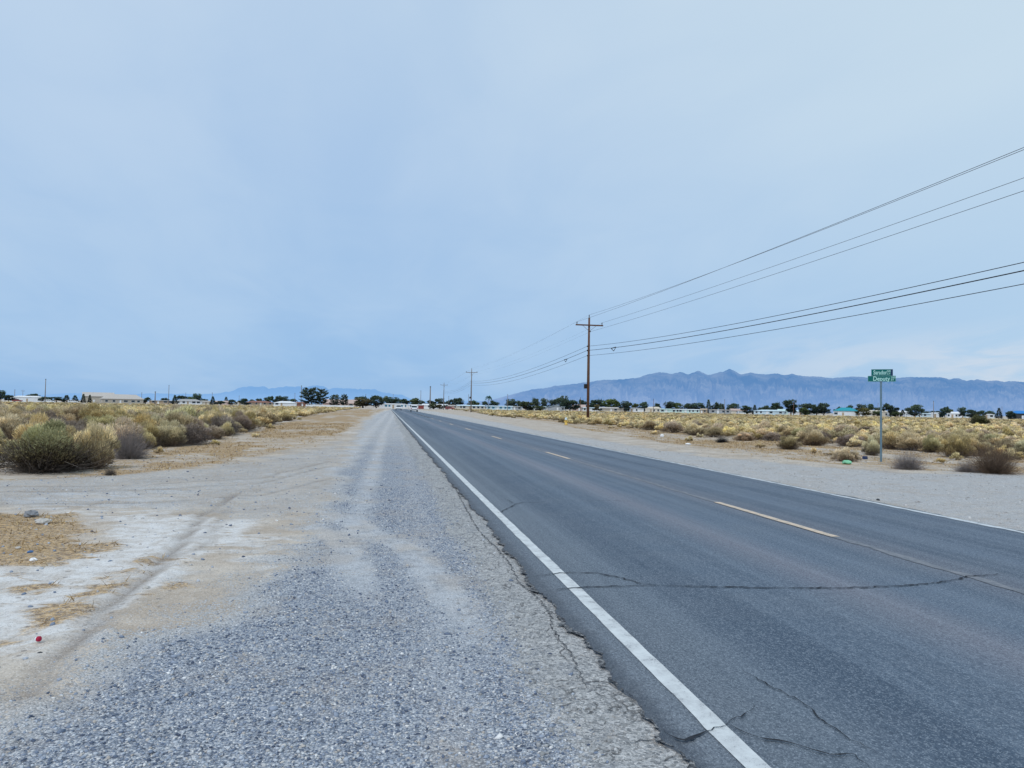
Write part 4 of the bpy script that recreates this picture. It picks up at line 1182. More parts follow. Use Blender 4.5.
# ------------------------------------------------------------------ litter and small things on the ground
def lump(name, px, py, w_px, h_px, mat, label, cat, seed=0, flat=1.0):
    p = gp(px, py, -0.04); dz = depth(p); r = w_px / 2 / F * dz; h = h_px / F * dz
    rg = np.random.default_rng(seed + 50)
    mb = MB(); prof = 9; n = 12; vs, fs = [], []
    for i in range(prof):
        a = math.pi * i / (prof - 1)
        for kk in range(n):
            t = 2 * math.pi * kk / n
            rr = 1 + 0.35 * (rg.random() - 0.5)
            vs.append((math.sin(a) * math.cos(t) * r * rr, math.sin(a) * math.sin(t) * r * 0.8 * rr, (1 - math.cos(a)) / 2 * h * (1 + 0.25 * (rg.random() - 0.5)) - 0.01))
    for i in range(prof - 1):
        for kk in range(n):
            k2 = (kk + 1) % n; fs.append((i * n + kk, i * n + k2, (i + 1) * n + k2, (i + 1) * n + kk))
    o = mb.add(vs, fs, False).build(name, M[mat], None)
    o.location = (p.x, p.y, ground_z(p.x, p.y)); o.rotation_euler = (0, 0, seed)
    return tag(o, label, cat)
lump('rock', 43, 524, 15, 6, 'rock', 'pale rock lying on the brown straw patch at the left edge', 'rock', 1)
lump('rock', 31, 517, 17, 7, 'greyrock', 'grey rock behind the pale rock on the brown straw patch', 'rock', 2)
lump('paper_scrap', 33, 562, 8, 4, 'whitep', 'white crumpled scrap on the straw patch edge below the rocks', 'litter', 3)
lump('plastic_scrap', 30, 553, 6, 3, 'bluep', 'small dark blue scrap on the straw patch below the rocks', 'litter', 4)
lump('rock', 146, 589, 9, 3, 'rock', 'small tan rock beside the tyre rut', 'rock', 5)
lump('rock', 40, 654, 5, 2.5, 'dark', 'small dark stone on the white sand below the red and white cup', 'rock', 6)
lump('plastic_scrap', 847, 464, 12, 4, 'greenp', 'crumpled pale green plastic on the right shoulder near the sign', 'litter', 7)
lump('paper_scrap', 662, 437, 5, 3, 'whitep', 'small white scrap at the edge of the right field near the pole', 'litter', 8)
lump('paper_scrap', 688, 445, 6, 2, 'whitep', 'flat white scrap lying on the right shoulder gravel', 'litter', 9)
lump('rock', 878, 500.5, 4, 2.2, 'dark', 'small dark stone beside the thin right edge line', 'rock', 10)
lump('rock', 18, 548, 6, 3, 'rock', 'little pale stone on the straw patch at the left edge', 'rock', 12)
lump('rock', 110, 474.5, 5, 2, 'rock', 'white pebble near the tiny dark clump of twigs', 'rock', 13)
# cup
p = gp(36, 643, -0.03)
o = empty('paper_cup', (p.x, p.y, ground_z(p.x, p.y) + 0.018), 0.6); tag(o, 'red and white paper cup lying on the white sand at the left edge', 'cup'); o.scale = (0.45,) * 3
cup = MB().lathe([(0, 0), (0.028, 0), (0.036, 0.06), (0.033, 0.06), (0.026, 0.004), (0, 0.004)], (0, 0, 0), 16).build('cup_body', M['whitep'], o); cup.rotation_euler = (1.45, 0, 0.5); cup.location = (0, 0, 0.015)
cap = MB().lathe([(0.0365, 0.035), (0.037, 0.062), (0.02, 0.072), (0, 0.072)], (0, 0, 0), 16).build('lid', M['redpaint'], o); cap.rotation_euler = (1.45, 0, 0.5); cap.location = (0, 0, 0.015)
# black box on the shoulder
p = gp(865, 459, -0.03)
o = MB().box((0, 0, 0.055), (0.15, 0.12, 0.1), 0.3, 0.9).build('plastic_box', M['navy'], None); bevel(o, 0.015); o.location = (p.x, p.y, ground_z(p.x, p.y)); tag(o, 'small black box lying on the ground left of the sign post', 'box')
# yellow utility hydrant marker
p = gp(566, 424.3)
o = empty('utility_marker', (p.x, p.y, -0.04)); o.scale = (0.75, 0.75, 0.95); tag(o, 'small yellow utility marker with a pale top among the shrubs left of the near pole', 'marker')
MB().lathe([(0, 0), (0.24, 0), (0.24, 0.06), (0.15, 0.08), (0.15, 0.42), (0.19, 0.44), (0.19, 0.5), (0, 0.5)], (0, 0, 0), 14).tube([(-0.26, 0, 0.3), (0.26, 0, 0.3)], 0.075, 10).build('barrel', M['yellow'], o)
MB().lathe([(0.18, 0.5), (0.16, 0.6), (0.1, 0.68), (0.05, 0.7), (0.05, 0.78), (0, 0.78)], (0, 0, 0), 14).build('bonnet', M['paleblue'], o)

# ------------------------------------------------------------------ cars
def make_car(mat, pickup=False):
    root = empty('parked_car')
    L, Wd, H_ = 4.9, 1.86, 1.72
    body = [(-2.45, 0.38), (2.45, 0.38), (2.46, 0.62), (2.40, 0.88), (1.45, 1.0), (1.0, 1.02), (-2.30, 1.05), (-2.45, 0.9)]
    cab_back = -1.0 if pickup else -2.2
    cabp = [(1.05, 1.02), (0.35, 1.68), (0.1, H_), (cab_back + 0.3, H_), (cab_back, 1.62), (cab_back - 0.12, 1.03)]
    bo = MB().prism(body, -Wd / 2, Wd / 2).build('body', mat, root); bevel(bo, 0.07, 3)
    mb = MB(); n = len(cabp)
    vs = []
    for s in (-1, 1):
        for (x, z) in cabp:
            vs.append((x, s * (Wd / 2 - 0.04 - max(0, z - 1.03) * 0.28), z))
    fs = [tuple(range(n)), tuple(reversed(range(n, 2 * n)))] + [(i, i + n, (i + 1) % n + n, (i + 1) % n) for i in range(n)]
    ca = mb.add(vs, fs).build('cabin', mat, root); bevel(ca, 0.05, 2)
    for s in (-1, 1):
        def sp(x, z): return (x, s * (Wd / 2 - 0.03 - (z - 1.03) * 0.28), z)
        for (xa, xb) in ((0.78, -0.12), (-0.2, max(cab_back + 0.12, -1.1))) + (() if pickup else ((-1.2, -2.05),)):
            q = [sp(xa, 1.1), sp(xb, 1.1), sp(xb + 0.03, 1.58), sp(min(xa - 0.02, 0.3) if xa > 0.5 else xa - 0.02, 1.58)]
            MB().add(q, [(0, 1, 2, 3)]).build('side_window', M['glass'], root)
    yy = Wd / 2 - 0.17
    MB().add([(1.03, -yy, 1.08), (1.03, yy, 1.08), (0.43, yy - 0.12, 1.63), (0.43, -yy + 0.12, 1.63)], [(0, 1, 2, 3)]).build('windscreen', M['glass'], root)
    MB().add([(cab_back - 0.135, -yy, 1.1), (cab_back - 0.135, yy, 1.1), (cab_back - 0.03, yy - 0.12, 1.58), (cab_back - 0.03, -yy + 0.12, 1.58)], [(0, 1, 2, 3)]).build('rear_window', M['glass'], root)
    for x in (-1.45, 1.5):
        for s in (-1, 1):
            wh = empty('wheel', (x, s * (Wd / 2 - 0.1), 0.34)); wh.parent = root; wh.rotation_euler = (math.pi / 2, 0, 0)
            MB().lathe([(0.2, -0.11), (0.32, -0.11), (0.345, -0.07), (0.345, 0.07), (0.32, 0.11), (0.2, 0.11)], (0, 0, 0), 20).build('tyre', M['tyre'], wh)
            MB().lathe([(0, -0.10), (0.08, -0.10), (0.2, -0.085), (0.21, 0.085), (0.08, 0.10), (0, 0.10)], (0, 0, 0), 14).build('rim', M['rim'], wh)
    for s in (-1, 1):
        MB().box((2.45, s * 0.7, 0.74), (0.06, 0.34, 0.14)).build('headlight', M['lamp'], root)
        MB().box((-2.45, s * 0.78, 0.84), (0.05, 0.18, 0.26)).build('taillight', M['red_lamp'], root)
    MB().box((2.46, 0, 0.5), (0.1, 1.6, 0.16)).build('front_bumper', M['dark'], root)
    MB().box((-2.46, 0, 0.5), (0.1, 1.6, 0.16)).build('rear_bumper', M['dark'], root)
    return root
def put_car(o, p, heading, label, name='parked_car', group=None):
    o.name = name; o.location = p; o.rotation_euler = (0, 0, heading); tag(o, label, 'car', group)
PI2 = math.pi / 2
c1 = make_car(M['white'], True); q = gp(412, 411.6); put_car(c1, (XC + 1.7, q.y, 0.01), PI2, 'white pickup far down the road in the right lane', 'car')
c2 = make_car(M['white']); q = gp(404, 410.7); put_car(c2, (XC - 1.7, q.y + 15, 0.01), -PI2, 'white car far down the road in the left lane', 'car')
def far_car(px, dist, mat, label, rz, pickup=False):
    c = make_car(M[mat], pickup); p = at(px, dist * DS * 0.97); put_car(c, (p.x, p.y, -0.04), rz, label)
far_car(17.5, 285, 'red', 'red pickup parked before the left end of the long white shed', 0.2, True)
far_car(49.5, 260, 'white', 'white car half hidden by shrubs right of the tall bare pole', 0.1)
far_car(73, 265, 'white', 'white car between the dark conifers left of the big beige house', 0.4)
far_car(450, 255, 'red', 'red car parked left of the second utility pole', 0.1)
far_car(311, 262, 'white', 'white van-like car parked below the left big pine', 0.0)
far_car(319, 268, 'white', 'white car parked below the right big pine', 0.15)
far_car(560, 285, 'white', 'white car beside the pale gabled house behind the near field', 0.3)
far_car(741, 250, 'white', 'white car left of the blue-grey house on the right', 0.2)
far_car(908, 255, 'white', 'white car beneath the dark trees right of the street sign', 0.0)

# ------------------------------------------------------------------ buildings
def house(x0, x1, ytop, yeave, dist, roof, wallm, roofm, label, cat='house', name='house', nwin=4, rz=0.0, winm='glass', garage=None, d=9.0):
    dist *= DS
    p = at((x0 + x1) / 2, dist)
    wd = (x1 - x0) / F * dist
    ht = zof((x0 + x1) / 2, ytop, dist); he = zof((x0 + x1) / 2, yeave, dist)
    he = max(he, 2.2); ht = max(ht, he + 0.25)
    o = empty(name, (p.x, p.y, -0.06), math.atan2(-p.x, p.y) + rz)
    tag(o, label, cat)
    d = min(d, max(5.0, wd * 0.7))
    MB().box((0, d / 2, he / 2), (wd * 0.96, d, he)).build('wall', M[wallm], o)
    ov = 0.45; hw = wd / 2; th = 0.16
    if roof == 'gable':       # ridge parallel to the front
        mb = MB(); y0, y1 = -ov, d + ov; ym = d / 2
        vs = [(-hw, y0, he), (hw, y0, he), (hw, ym, ht), (-hw, ym, ht), (-hw, y1, he), (hw, y1, he)]
        vs += [(x, y_, z - th) for x, y_, z in vs]
        fs = [(0, 1, 2, 3), (3, 2, 5, 4), (9, 8, 7, 6), (10, 11, 8, 9), (0, 6, 7, 1), (4, 5, 11, 10), (0, 3, 9, 6), (3, 4, 10, 9), (1, 7, 8, 2), (2, 8, 11, 5)]
        r_ = mb.add(vs, fs).build('roof', M[roofm], o)
        for s in (-1, 1):
            x = s * hw * 0.955
            MB().add([(x, 0.05, he - 0.02), (x, d - 0.05, he - 0.02), (x, ym, ht - th - 0.03)], [(0, 1, 2)]).build('gable_end', M[wallm], o)
    elif roof == 'front':     # gable turned to the viewer
        mb = MB(); y0, y1 = -ov, d + ov
        vs = [(-hw, y0, he), (-hw, y1, he), (0, y1, ht), (0, y0, ht), (hw, y1, he), (hw, y0, he)]
        vs += [(x, y_, z - th) for x, y_, z in vs]
        fs = [(0, 1, 2, 3), (3, 2, 4, 5), (9, 8, 7, 6), (11, 10, 8, 9), (0, 3, 9, 6), (3, 5, 11, 9), (0, 6, 7, 1), (5, 4, 10, 11), (1, 7, 8, 2), (2, 8, 10, 4)]
        mb.add(vs, fs).build('roof', M[roofm], o)
        for yq in (0.01, d - 0.01):
            MB().add([(-hw * 0.95, yq, he - 0.02), (hw * 0.95, yq, he - 0.02), (0, yq, ht - th - 0.03)], [(0, 1, 2)]).build('gable_end', M[wallm], o)
    elif roof == 'hip':
        mb = MB(); y0, y1 = -ov, d + ov; ym = d / 2; rl = max(0.3, hw - d * 0.45)
        vs = [(-hw, y0, he), (hw, y0, he), (hw, y1, he), (-hw, y1, he), (-rl, ym, ht), (rl, ym, ht)]
        vs += [(x, y_, he - th) for x, y_, z in vs[:4]]
        fs = [(0, 1, 5, 4), (1, 2, 5), (2, 3, 4, 5), (3, 0, 4), (9, 8, 7, 6), (0, 6, 7, 1), (1, 7, 8, 2), (2, 8, 9, 3), (3, 9, 6, 0)]
        mb.add(vs, fs).build('roof', M[roofm], o)
    else:
        MB().box((0, d / 2, he + 0.14), (wd, d + 0.5, 0.28)).box((0, d / 2, he + 0.14 + (ht - he) / 2), (wd * 0.9, d * 0.6, max(0.2, ht - he - 0.1)), 0, 0.6).build('roof', M[roofm], o)
    n = nwin
    slots = [(-0.5 + (i + 0.5) / (n + 1)) * wd * 0.92 for i in range(n + 1)]
    door_i = n // 2
    rw = random.Random(int(x0 * 10))
    for i, xx in enumerate(slots):
        if i != door_i and rw.random() < 0.25: continue
        xx += rw.uniform(-0.18, 0.18) * wd / (n + 1)
        if i == door_i:
            MB().box((xx, -0.02, 1.02), (0.95, 0.06, 2.05)).build('door', M['tan' if wallm in ('white', 'cream') else 'white'], o)
        else:
            ww = min(2.2, wd / (n + 1) * 0.6) * rw.uniform(0.5, 1.0)
            f_ = MB().box((xx, -0.015, 1.5), (ww + 0.16, 0.05, 1.26)).build('window', M['white'], o)
            MB().box((xx, -0.03, 1.5), (ww, 0.06, 1.1)).build('pane', M[winm], f_)
    if garage:
        gm_, gx_ = garage
        MB().box((gx_ * wd, -0.045, 1.1), (min(4.6, wd * 0.4), 0.06, 2.2)).build('garage_door', M[gm_], o)
    return o
HS = [
 (12, 41, 395.8, 397.2, 300, 'flat', 'white', 'white', 'long white shed with flat roof at the far left', 'shed', 'shed', 2),
 (84, 112, 392.2, 396.2, 300, 'gable', 'beige', 'palroof', 'big beige two-level house with pale roof in the left distance', 'house', 'house', 3),
 (104, 142, 394.2, 398.8, 285, 'hip', 'beige', 'palroof', 'wide beige hip-roofed house wing joined right of the two-level house', 'house', 'house', 5),
 (150, 173, 400.2, 401.2, 300, 'gable', 'tan', 'greyroof', 'low brown house behind the thick short pole', 'house', 'house', 3),
 (176, 201.5, 399, 401.8, 290, 'hip', 'white', 'greyroof', 'white house with grey hip roof in the left distance', 'house', 'house', 4),
 (201, 211, 400.6, 402, 310, 'gable', 'cream', 'palroof', 'small cream house between the grey-roofed white house and a narrow conifer', 'house', 'house', 2),
 (214, 229, 400.6, 402, 310, 'gable', 'pink', 'pink', 'low pinkish house right of the narrow conifer', 'house', 'house', 3),
 (235, 244, 402.2, 403, 310, 'flat', 'cream', 'cream', 'little pale yellow building among round trees on the left', 'building', 'building', 2),
 (248, 273, 400.8, 402.6, 310, 'hip', 'tan', 'redbrown', 'long low house with red-brown roof on the left', 'house', 'house', 4),
 (274, 296, 401, 403.4, 290, 'hip', 'white', 'white', 'white house with bright white hip roof left of the big pines', 'house', 'house', 3),
 (296, 309, 401.8, 403.4, 310, 'gable', 'redbrown', 'redbrown', 'red-brown low house directly left of the big pines', 'house', 'house', 2),
 (322, 356, 399.2, 403, 275, 'gable', 'pink', 'pink', 'pinkish-beige house behind the two small pines and white wall', 'house', 'house', 4),
 (379, 409, 403.6, 405, 265, 'flat', 'white', 'white', 'long white building with row of blue-tinted windows at the road end', 'building', 'building', 6, 0.0, 'blue_glass'),
 (409, 423, 404.6, 406.2, 262, 'gable', 'white', 'white', 'white building with a red door right of the road end', 'building', 'building', 2, 0.0, 'glass', ('red', 0.36)),
 (421, 447, 403.8, 405.6, 275, 'gable', 'white', 'white', 'long white low building behind the dark bush right of the road end', 'building', 'building', 4),
 (448, 458, 404.8, 406.4, 270, 'gable', 'pink', 'palroof', 'small pinkish building behind the red car', 'building', 'building', 1),
 (457, 486, 404.8, 406.8, 250, 'gable', 'cream', 'paleblue', 'long mobile home with pale blue roof behind the second utility pole', 'mobile home', 'mobile_home', 5),
 (486, 513, 405.6, 407.4, 255, 'gable', 'paleblue', 'paleblue', 'pale blue mobile home right of the palm tree', 'mobile home', 'mobile_home', 5, 0.0, 'blue_glass'),
 (512, 522, 407.4, 408.6, 270, 'gable', 'grey', 'greyroof', 'small grey shed right of the pale blue mobile home', 'shed', 'shed', 1),
 (528, 547, 406, 408, 270, 'gable', 'grey', 'paleblue', 'house with pale blue roof partly hidden by a round green bush', 'house', 'house', 3),
 (547, 566, 404.8, 408.4, 260, 'front', 'grey', 'paleblue', 'pale gabled house with its gable turned to the road', 'house', 'house', 2),
 (572, 586, 404.5, 407, 265, 'gable', 'pink', 'pink', 'house with salmon-pink roof just left of the near utility pole', 'house', 'house', 2),
 (582, 600, 407.4, 408.8, 255, 'gable', 'white', 'paleblue', 'low white house directly behind the near utility pole', 'house', 'house', 3),
 (598, 624, 407, 409.2, 255, 'gable', 'beige', 'palroof', 'beige house with pale roof right of the near utility pole', 'house', 'house', 4),
 (625, 644, 407.6, 410, 255, 'front', 'white', 'white', 'white house with broad white gable in the centre distance', 'house', 'house', 3),
 (645, 661, 406.8, 408.6, 265, 'flat', 'cream', 'cream', 'cream boxy house behind the reddish thin pole', 'house', 'house', 3),
 (660, 673, 409, 410.6, 255, 'gable', 'palegreen', 'palegreen', 'short pale green mobile home right of the cream boxy house', 'mobile home', 'mobile_home', 2),
 (670, 700, 409, 410.8, 258, 'gable', 'palegreen', 'white', 'long pale green mobile home with white roof below dark trees', 'mobile home', 'mobile_home', 6),
 (700, 707, 408.4, 410, 265, 'gable', 'tan', 'tan', 'small tan shed beside the long pale green mobile home', 'shed', 'shed', 1),
 (709, 731, 410.4, 411.4, 265, 'flat', 'grey', 'palroof', 'low grey building with dark openings around the grey thin pole', 'building', 'building', 3),
 (731, 747, 408.6, 410.6, 262, 'gable', 'cream', 'pink', 'cream house with pink roof right of the grey thin pole', 'house', 'house', 3),
 (754, 784, 409.6, 411.6, 255, 'hip', 'paleblue', 'paleblue', 'wide blue-grey hip-roofed house left of the tall dark tree', 'house', 'house', 5),
 (778, 788, 409, 411, 265, 'gable', 'palegreen', 'palegreen', 'small greenish house touching the tall dark tree', 'house', 'house', 1),
 (792, 813, 410, 411.4, 265, 'gable', 'white', 'paleblue', 'white low house right of the tall dark tree', 'house', 'house', 3),
 (834, 857, 407.4, 410.6, 255, 'hip', 'white', 'teal', 'open pavilion-like house with bright teal roof left of the sign', 'house', 'house', 3),
 (853, 866, 412, 413, 262, 'flat', 'white', 'white', 'small white building right of the teal roof', 'building', 'building', 2),
 (862, 888, 410.2, 411.8, 270, 'flat', 'cream', 'cream', 'long cream building behind the street sign post', 'building', 'building', 4),
 (888, 908, 410.6, 412, 265, 'flat', 'white', 'white', 'white flat building right of the street sign post', 'building', 'building', 4),
 (915, 930, 413.4, 414.4, 262, 'gable', 'paleblue', 'paleblue', 'pale blue mobile home right of the big dark trees', 'mobile home', 'mobile_home', 3),
 (929, 943, 412.6, 413.6, 262, 'flat', 'white', 'white', 'white box building behind the grey pole on the right', 'building', 'building', 2),
 (948, 961, 411.8, 413.6, 265, 'flat', 'white', 'white', 'white flat-roofed house between two dark trees on the right', 'house', 'house', 3),
 (966, 974, 414, 415, 270, 'flat', 'paleblue', 'paleblue', 'tiny pale shed behind the creosote-like bush', 'shed', 'shed', 1),
 (984, 993, 414, 415, 270, 'flat', 'white', 'white', 'tiny white shed near the right edge', 'shed', 'shed', 1),
 (1011, 1032, 410.6, 413.2, 255, 'hip', 'dark', 'blue', 'dark shelter with bright blue roof at the right edge', 'shelter', 'shelter', 2),
]
for i, h_ in enumerate(HS):
    h_ = list(h_)
    if len(h_) < 13: h_.append(((i * 37) % 11 - 5) * 0.035)
    house(*h_)
# white garden wall left of the road end
a, b_ = at(306, 262 * DS * 0.98), at(354, 262 * DS * 0.98)
mid = (a + b_) / 2
o = empty('garden_wall', (mid.x, mid.y, -0.05), math.atan2(b_.y - a.y, b_.x - a.x)); tag(o, 'low white garden wall in front of the pinkish-beige house', 'wall')
Lw = (b_ - a).length
MB().box((0, 0, 0.6), (Lw, 0.2, 1.2)).build('panel', M['white'], o)
MB().box((0, 0, 1.245), (Lw + 0.1, 0.3, 0.09)).build('coping', M['cream'], o)
for i in range(9):
    MB().box((-Lw / 2 + Lw * i / 8, -0.03, 0.68), (0.36, 0.34, 1.36)).build('pier', M['white'], o)

# ------------------------------------------------------------------ trees
TM = {}
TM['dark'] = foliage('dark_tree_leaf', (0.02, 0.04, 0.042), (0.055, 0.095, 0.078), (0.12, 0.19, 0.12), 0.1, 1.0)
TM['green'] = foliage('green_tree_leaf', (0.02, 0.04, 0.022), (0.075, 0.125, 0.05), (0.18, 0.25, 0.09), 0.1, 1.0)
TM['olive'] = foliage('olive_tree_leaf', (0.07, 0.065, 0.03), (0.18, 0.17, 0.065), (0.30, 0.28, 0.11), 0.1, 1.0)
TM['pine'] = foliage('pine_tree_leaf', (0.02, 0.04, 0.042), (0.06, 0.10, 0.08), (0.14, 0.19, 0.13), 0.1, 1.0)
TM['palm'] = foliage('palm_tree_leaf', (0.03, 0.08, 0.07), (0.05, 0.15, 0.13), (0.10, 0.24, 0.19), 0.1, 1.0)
M['trunk'] = streaky('tree_bark', (0.13, 0.10, 0.08), (0.06, 0.045, 0.04))
def crown_round(seed, n=1500):
    """unit crown: z 0.12..1, radius 0.5"""
    rg = np.random.default_rng(seed)
    k = 17
    a = rg.random(k) * 6.28; zc = 0.20 + 0.66 * rg.random(k); rr = 0.37 * np.sqrt(rg.random(k)) * (1.2 - 1.3 * np.abs(zc - 0.45))
    c = np.column_stack([np.cos(a) * rr, np.sin(a) * rr, zc]); rad = 0.075 + 0.12 * rg.random(k)
    pk = rg.integers(0, k, n)
    d = rg.standard_normal((n, 3)); d /= np.linalg.norm(d, axis=1, keepdims=True)
    p = c[pk] + d * (rad[pk] * (0.5 + 0.55 * rg.random(n)))[:, None] * np.array([1.15, 1.15, 0.95])
    p[:, 2] = np.clip(p[:, 2], 0.06, 1.0)
    return tri_blades(p, rg.standard_normal((n, 3)), 0.085 * (0.5 + rg.random(n)), 0.07 * (0.5 + rg.random(n)), rg)
def crown_cone(seed, n=1300):
    rg = np.random.default_rng(seed)
    z = 0.07 + 0.93 * rg.random(n) ** 1.25
    tier = 0.78 + 0.22 * np.sin(z * 40 + rg.random(n) * 1.2)
    r = 0.48 * (1 - z) ** 0.8 * tier * np.sqrt(0.25 + 0.75 * rg.random(n)) + 0.015
    a = rg.random(n) * 6.28
    p = np.column_stack([np.cos(a) * r, np.sin(a) * r, z])
    d = np.column_stack([np.cos(a), np.sin(a), -0.2 + 0.4 * rg.random(n)]) + rg.standard_normal((n, 3)) * 0.3
    return tri_blades(p, d, 0.10 * (0.5 + rg.random(n)), 0.05 * (0.5 + rg.random(n)), rg)
def crown_pine(seed, n=2600):
    """old pine: separate boughs with gaps"""
    rg = np.random.default_rng(seed)
    k = 30
    zb = 0.16 + 0.80 * (np.arange(k) + rg.random(k)) / k; ab = np.arange(k) * 2.4 + rg.random(k); Lb = 0.52 * np.sin(np.clip(1.12 - zb, 0, 1) * 2.2) ** 0.8 * (0.6 + 0.5 * rg.random(k)) + 0.04
    pk = rg.integers(0, k, n); t = rg.random(n) ** 0.6
    p = np.column_stack([np.cos(ab[pk]) * Lb[pk] * t, np.sin(ab[pk]) * Lb[pk] * t, zb[pk] + 0.07 * t ** 2]) + rg.standard_normal((n, 3)) * np.array([0.035, 0.035, 0.016])
    d = np.column_stack([np.cos(ab[pk]), np.sin(ab[pk]), np.full(n, 0.5)]) + rg.standard_normal((n, 3)) * 0.4
    return tri_blades(p, d, 0.085 * (0.5 + rg.random(n)), 0.042 * (0.5 + rg.random(n)), rg)
def crown_palm(seed):
    rg = np.random.default_rng(seed)
    P, D, Ls, Ws = [], [], [], []
    for f_ in range(34):
        a = rg.random() * 6.28; e = rg.uniform(-0.5, 1.25)
        for s in range(14):
            t = s / 13
            r = 0.42 * t; z = 0.86 + 0.14 * math.sin(e) * math.sin(t * 2.6) - 0.16 * t * t
            P.append((math.cos(a) * r * math.cos(e * 0.5), math.sin(a) * r * math.cos(e * 0.5), z))
            for sgn in (1,):
                D.append((math.cos(a) + rg.normal() * 0.8, math.sin(a) + rg.normal() * 0.8, -0.5)); Ls.append(0.10); Ws.append(0.035)
    return tri_blades(np.array(P), np.array(D), np.array(Ls), np.array(Ws), rg)
CR = {'round': [crown_round(i) for i in (1, 2, 3, 4, 11, 12, 13)], 'cone': [crown_cone(i) for i in (5, 6)], 'pine': [crown_pine(i) for i in (8, 9)], 'palm': [crown_palm(3)]}
CM = {}
def trunk_mesh(kind, i):
    k = ('t', kind, i)
    if k not in CM:
        mb = MB(); rnd = random.Random(i + 40)
        top = {'round': 0.6, 'cone': 0.95, 'pine': 0.97, 'palm': 0.88}[kind]
        pts = [(0.012 * rnd.uniform(-1, 1) * (j > 0), 0.012 * rnd.uniform(-1, 1) * (j > 0), top * j / 5 - 0.01 * (j == 0)) for j in range(6)]
        r0 = {'round': 0.04, 'cone': 0.03, 'pine': 0.032, 'palm': 0.035}[kind]
        mb.tube(pts, [r0 * (1 - (0.12 if kind == 'palm' else 0.16) * j) for j in range(6)], 7)
        if kind in ('round', 'pine'):
            for j in range(9):
                a = j * 2.4; z0 = rnd.uniform(0.2, 0.55 if kind == 'round' else 0.85); L = rnd.uniform(0.2, 0.34)
                mb.tube([(0, 0, z0), (math.cos(a) * L * 0.5, math.sin(a) * L * 0.5, z0 + 0.08), (math.cos(a) * L, math.sin(a) * L, z0 + (0.22 if kind == 'round' else 0.07))], [0.014, 0.010, 0.004], 5)
        CM[k] = mb.mesh('trunk', M['trunk'])
    return CM[k]
def crown_mesh(kind, i, mat):
    k = (kind, i, mat)
    if k not in CM: CM[k] = fast_mesh('crown', *CR[kind][i], [TM[mat]])
    return CM[k]
def tree(x0, x1, ytop, dist, kind, mat, label, i=0, cat='tree', name=None):
    cx = (x0 + x1) / 2; dist *= DS
    p = at(cx, dist); h = zof(cx, ytop, dist); wd = (x1 - x0) / F * dist
    i = i % len(CR[kind])
    wf = {'round': 1.28, 'cone': 1.15, 'pine': 1.1, 'palm': 1.1}[kind]
    nm = name or {'round': 'tree', 'cone': 'conifer', 'pine': 'pine_tree', 'palm': 'palm_tree'}[kind]
    o = empty(nm, (p.x, p.y, -0.06), (cx * 0.77) % 6.28)
    o.scale = (wd * wf, wd * wf, h * (1.0 if kind == 'pine' else 1.10))
    tag(o, label, cat)
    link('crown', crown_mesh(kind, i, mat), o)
    link('trunk', trunk_mesh(kind, i), o)
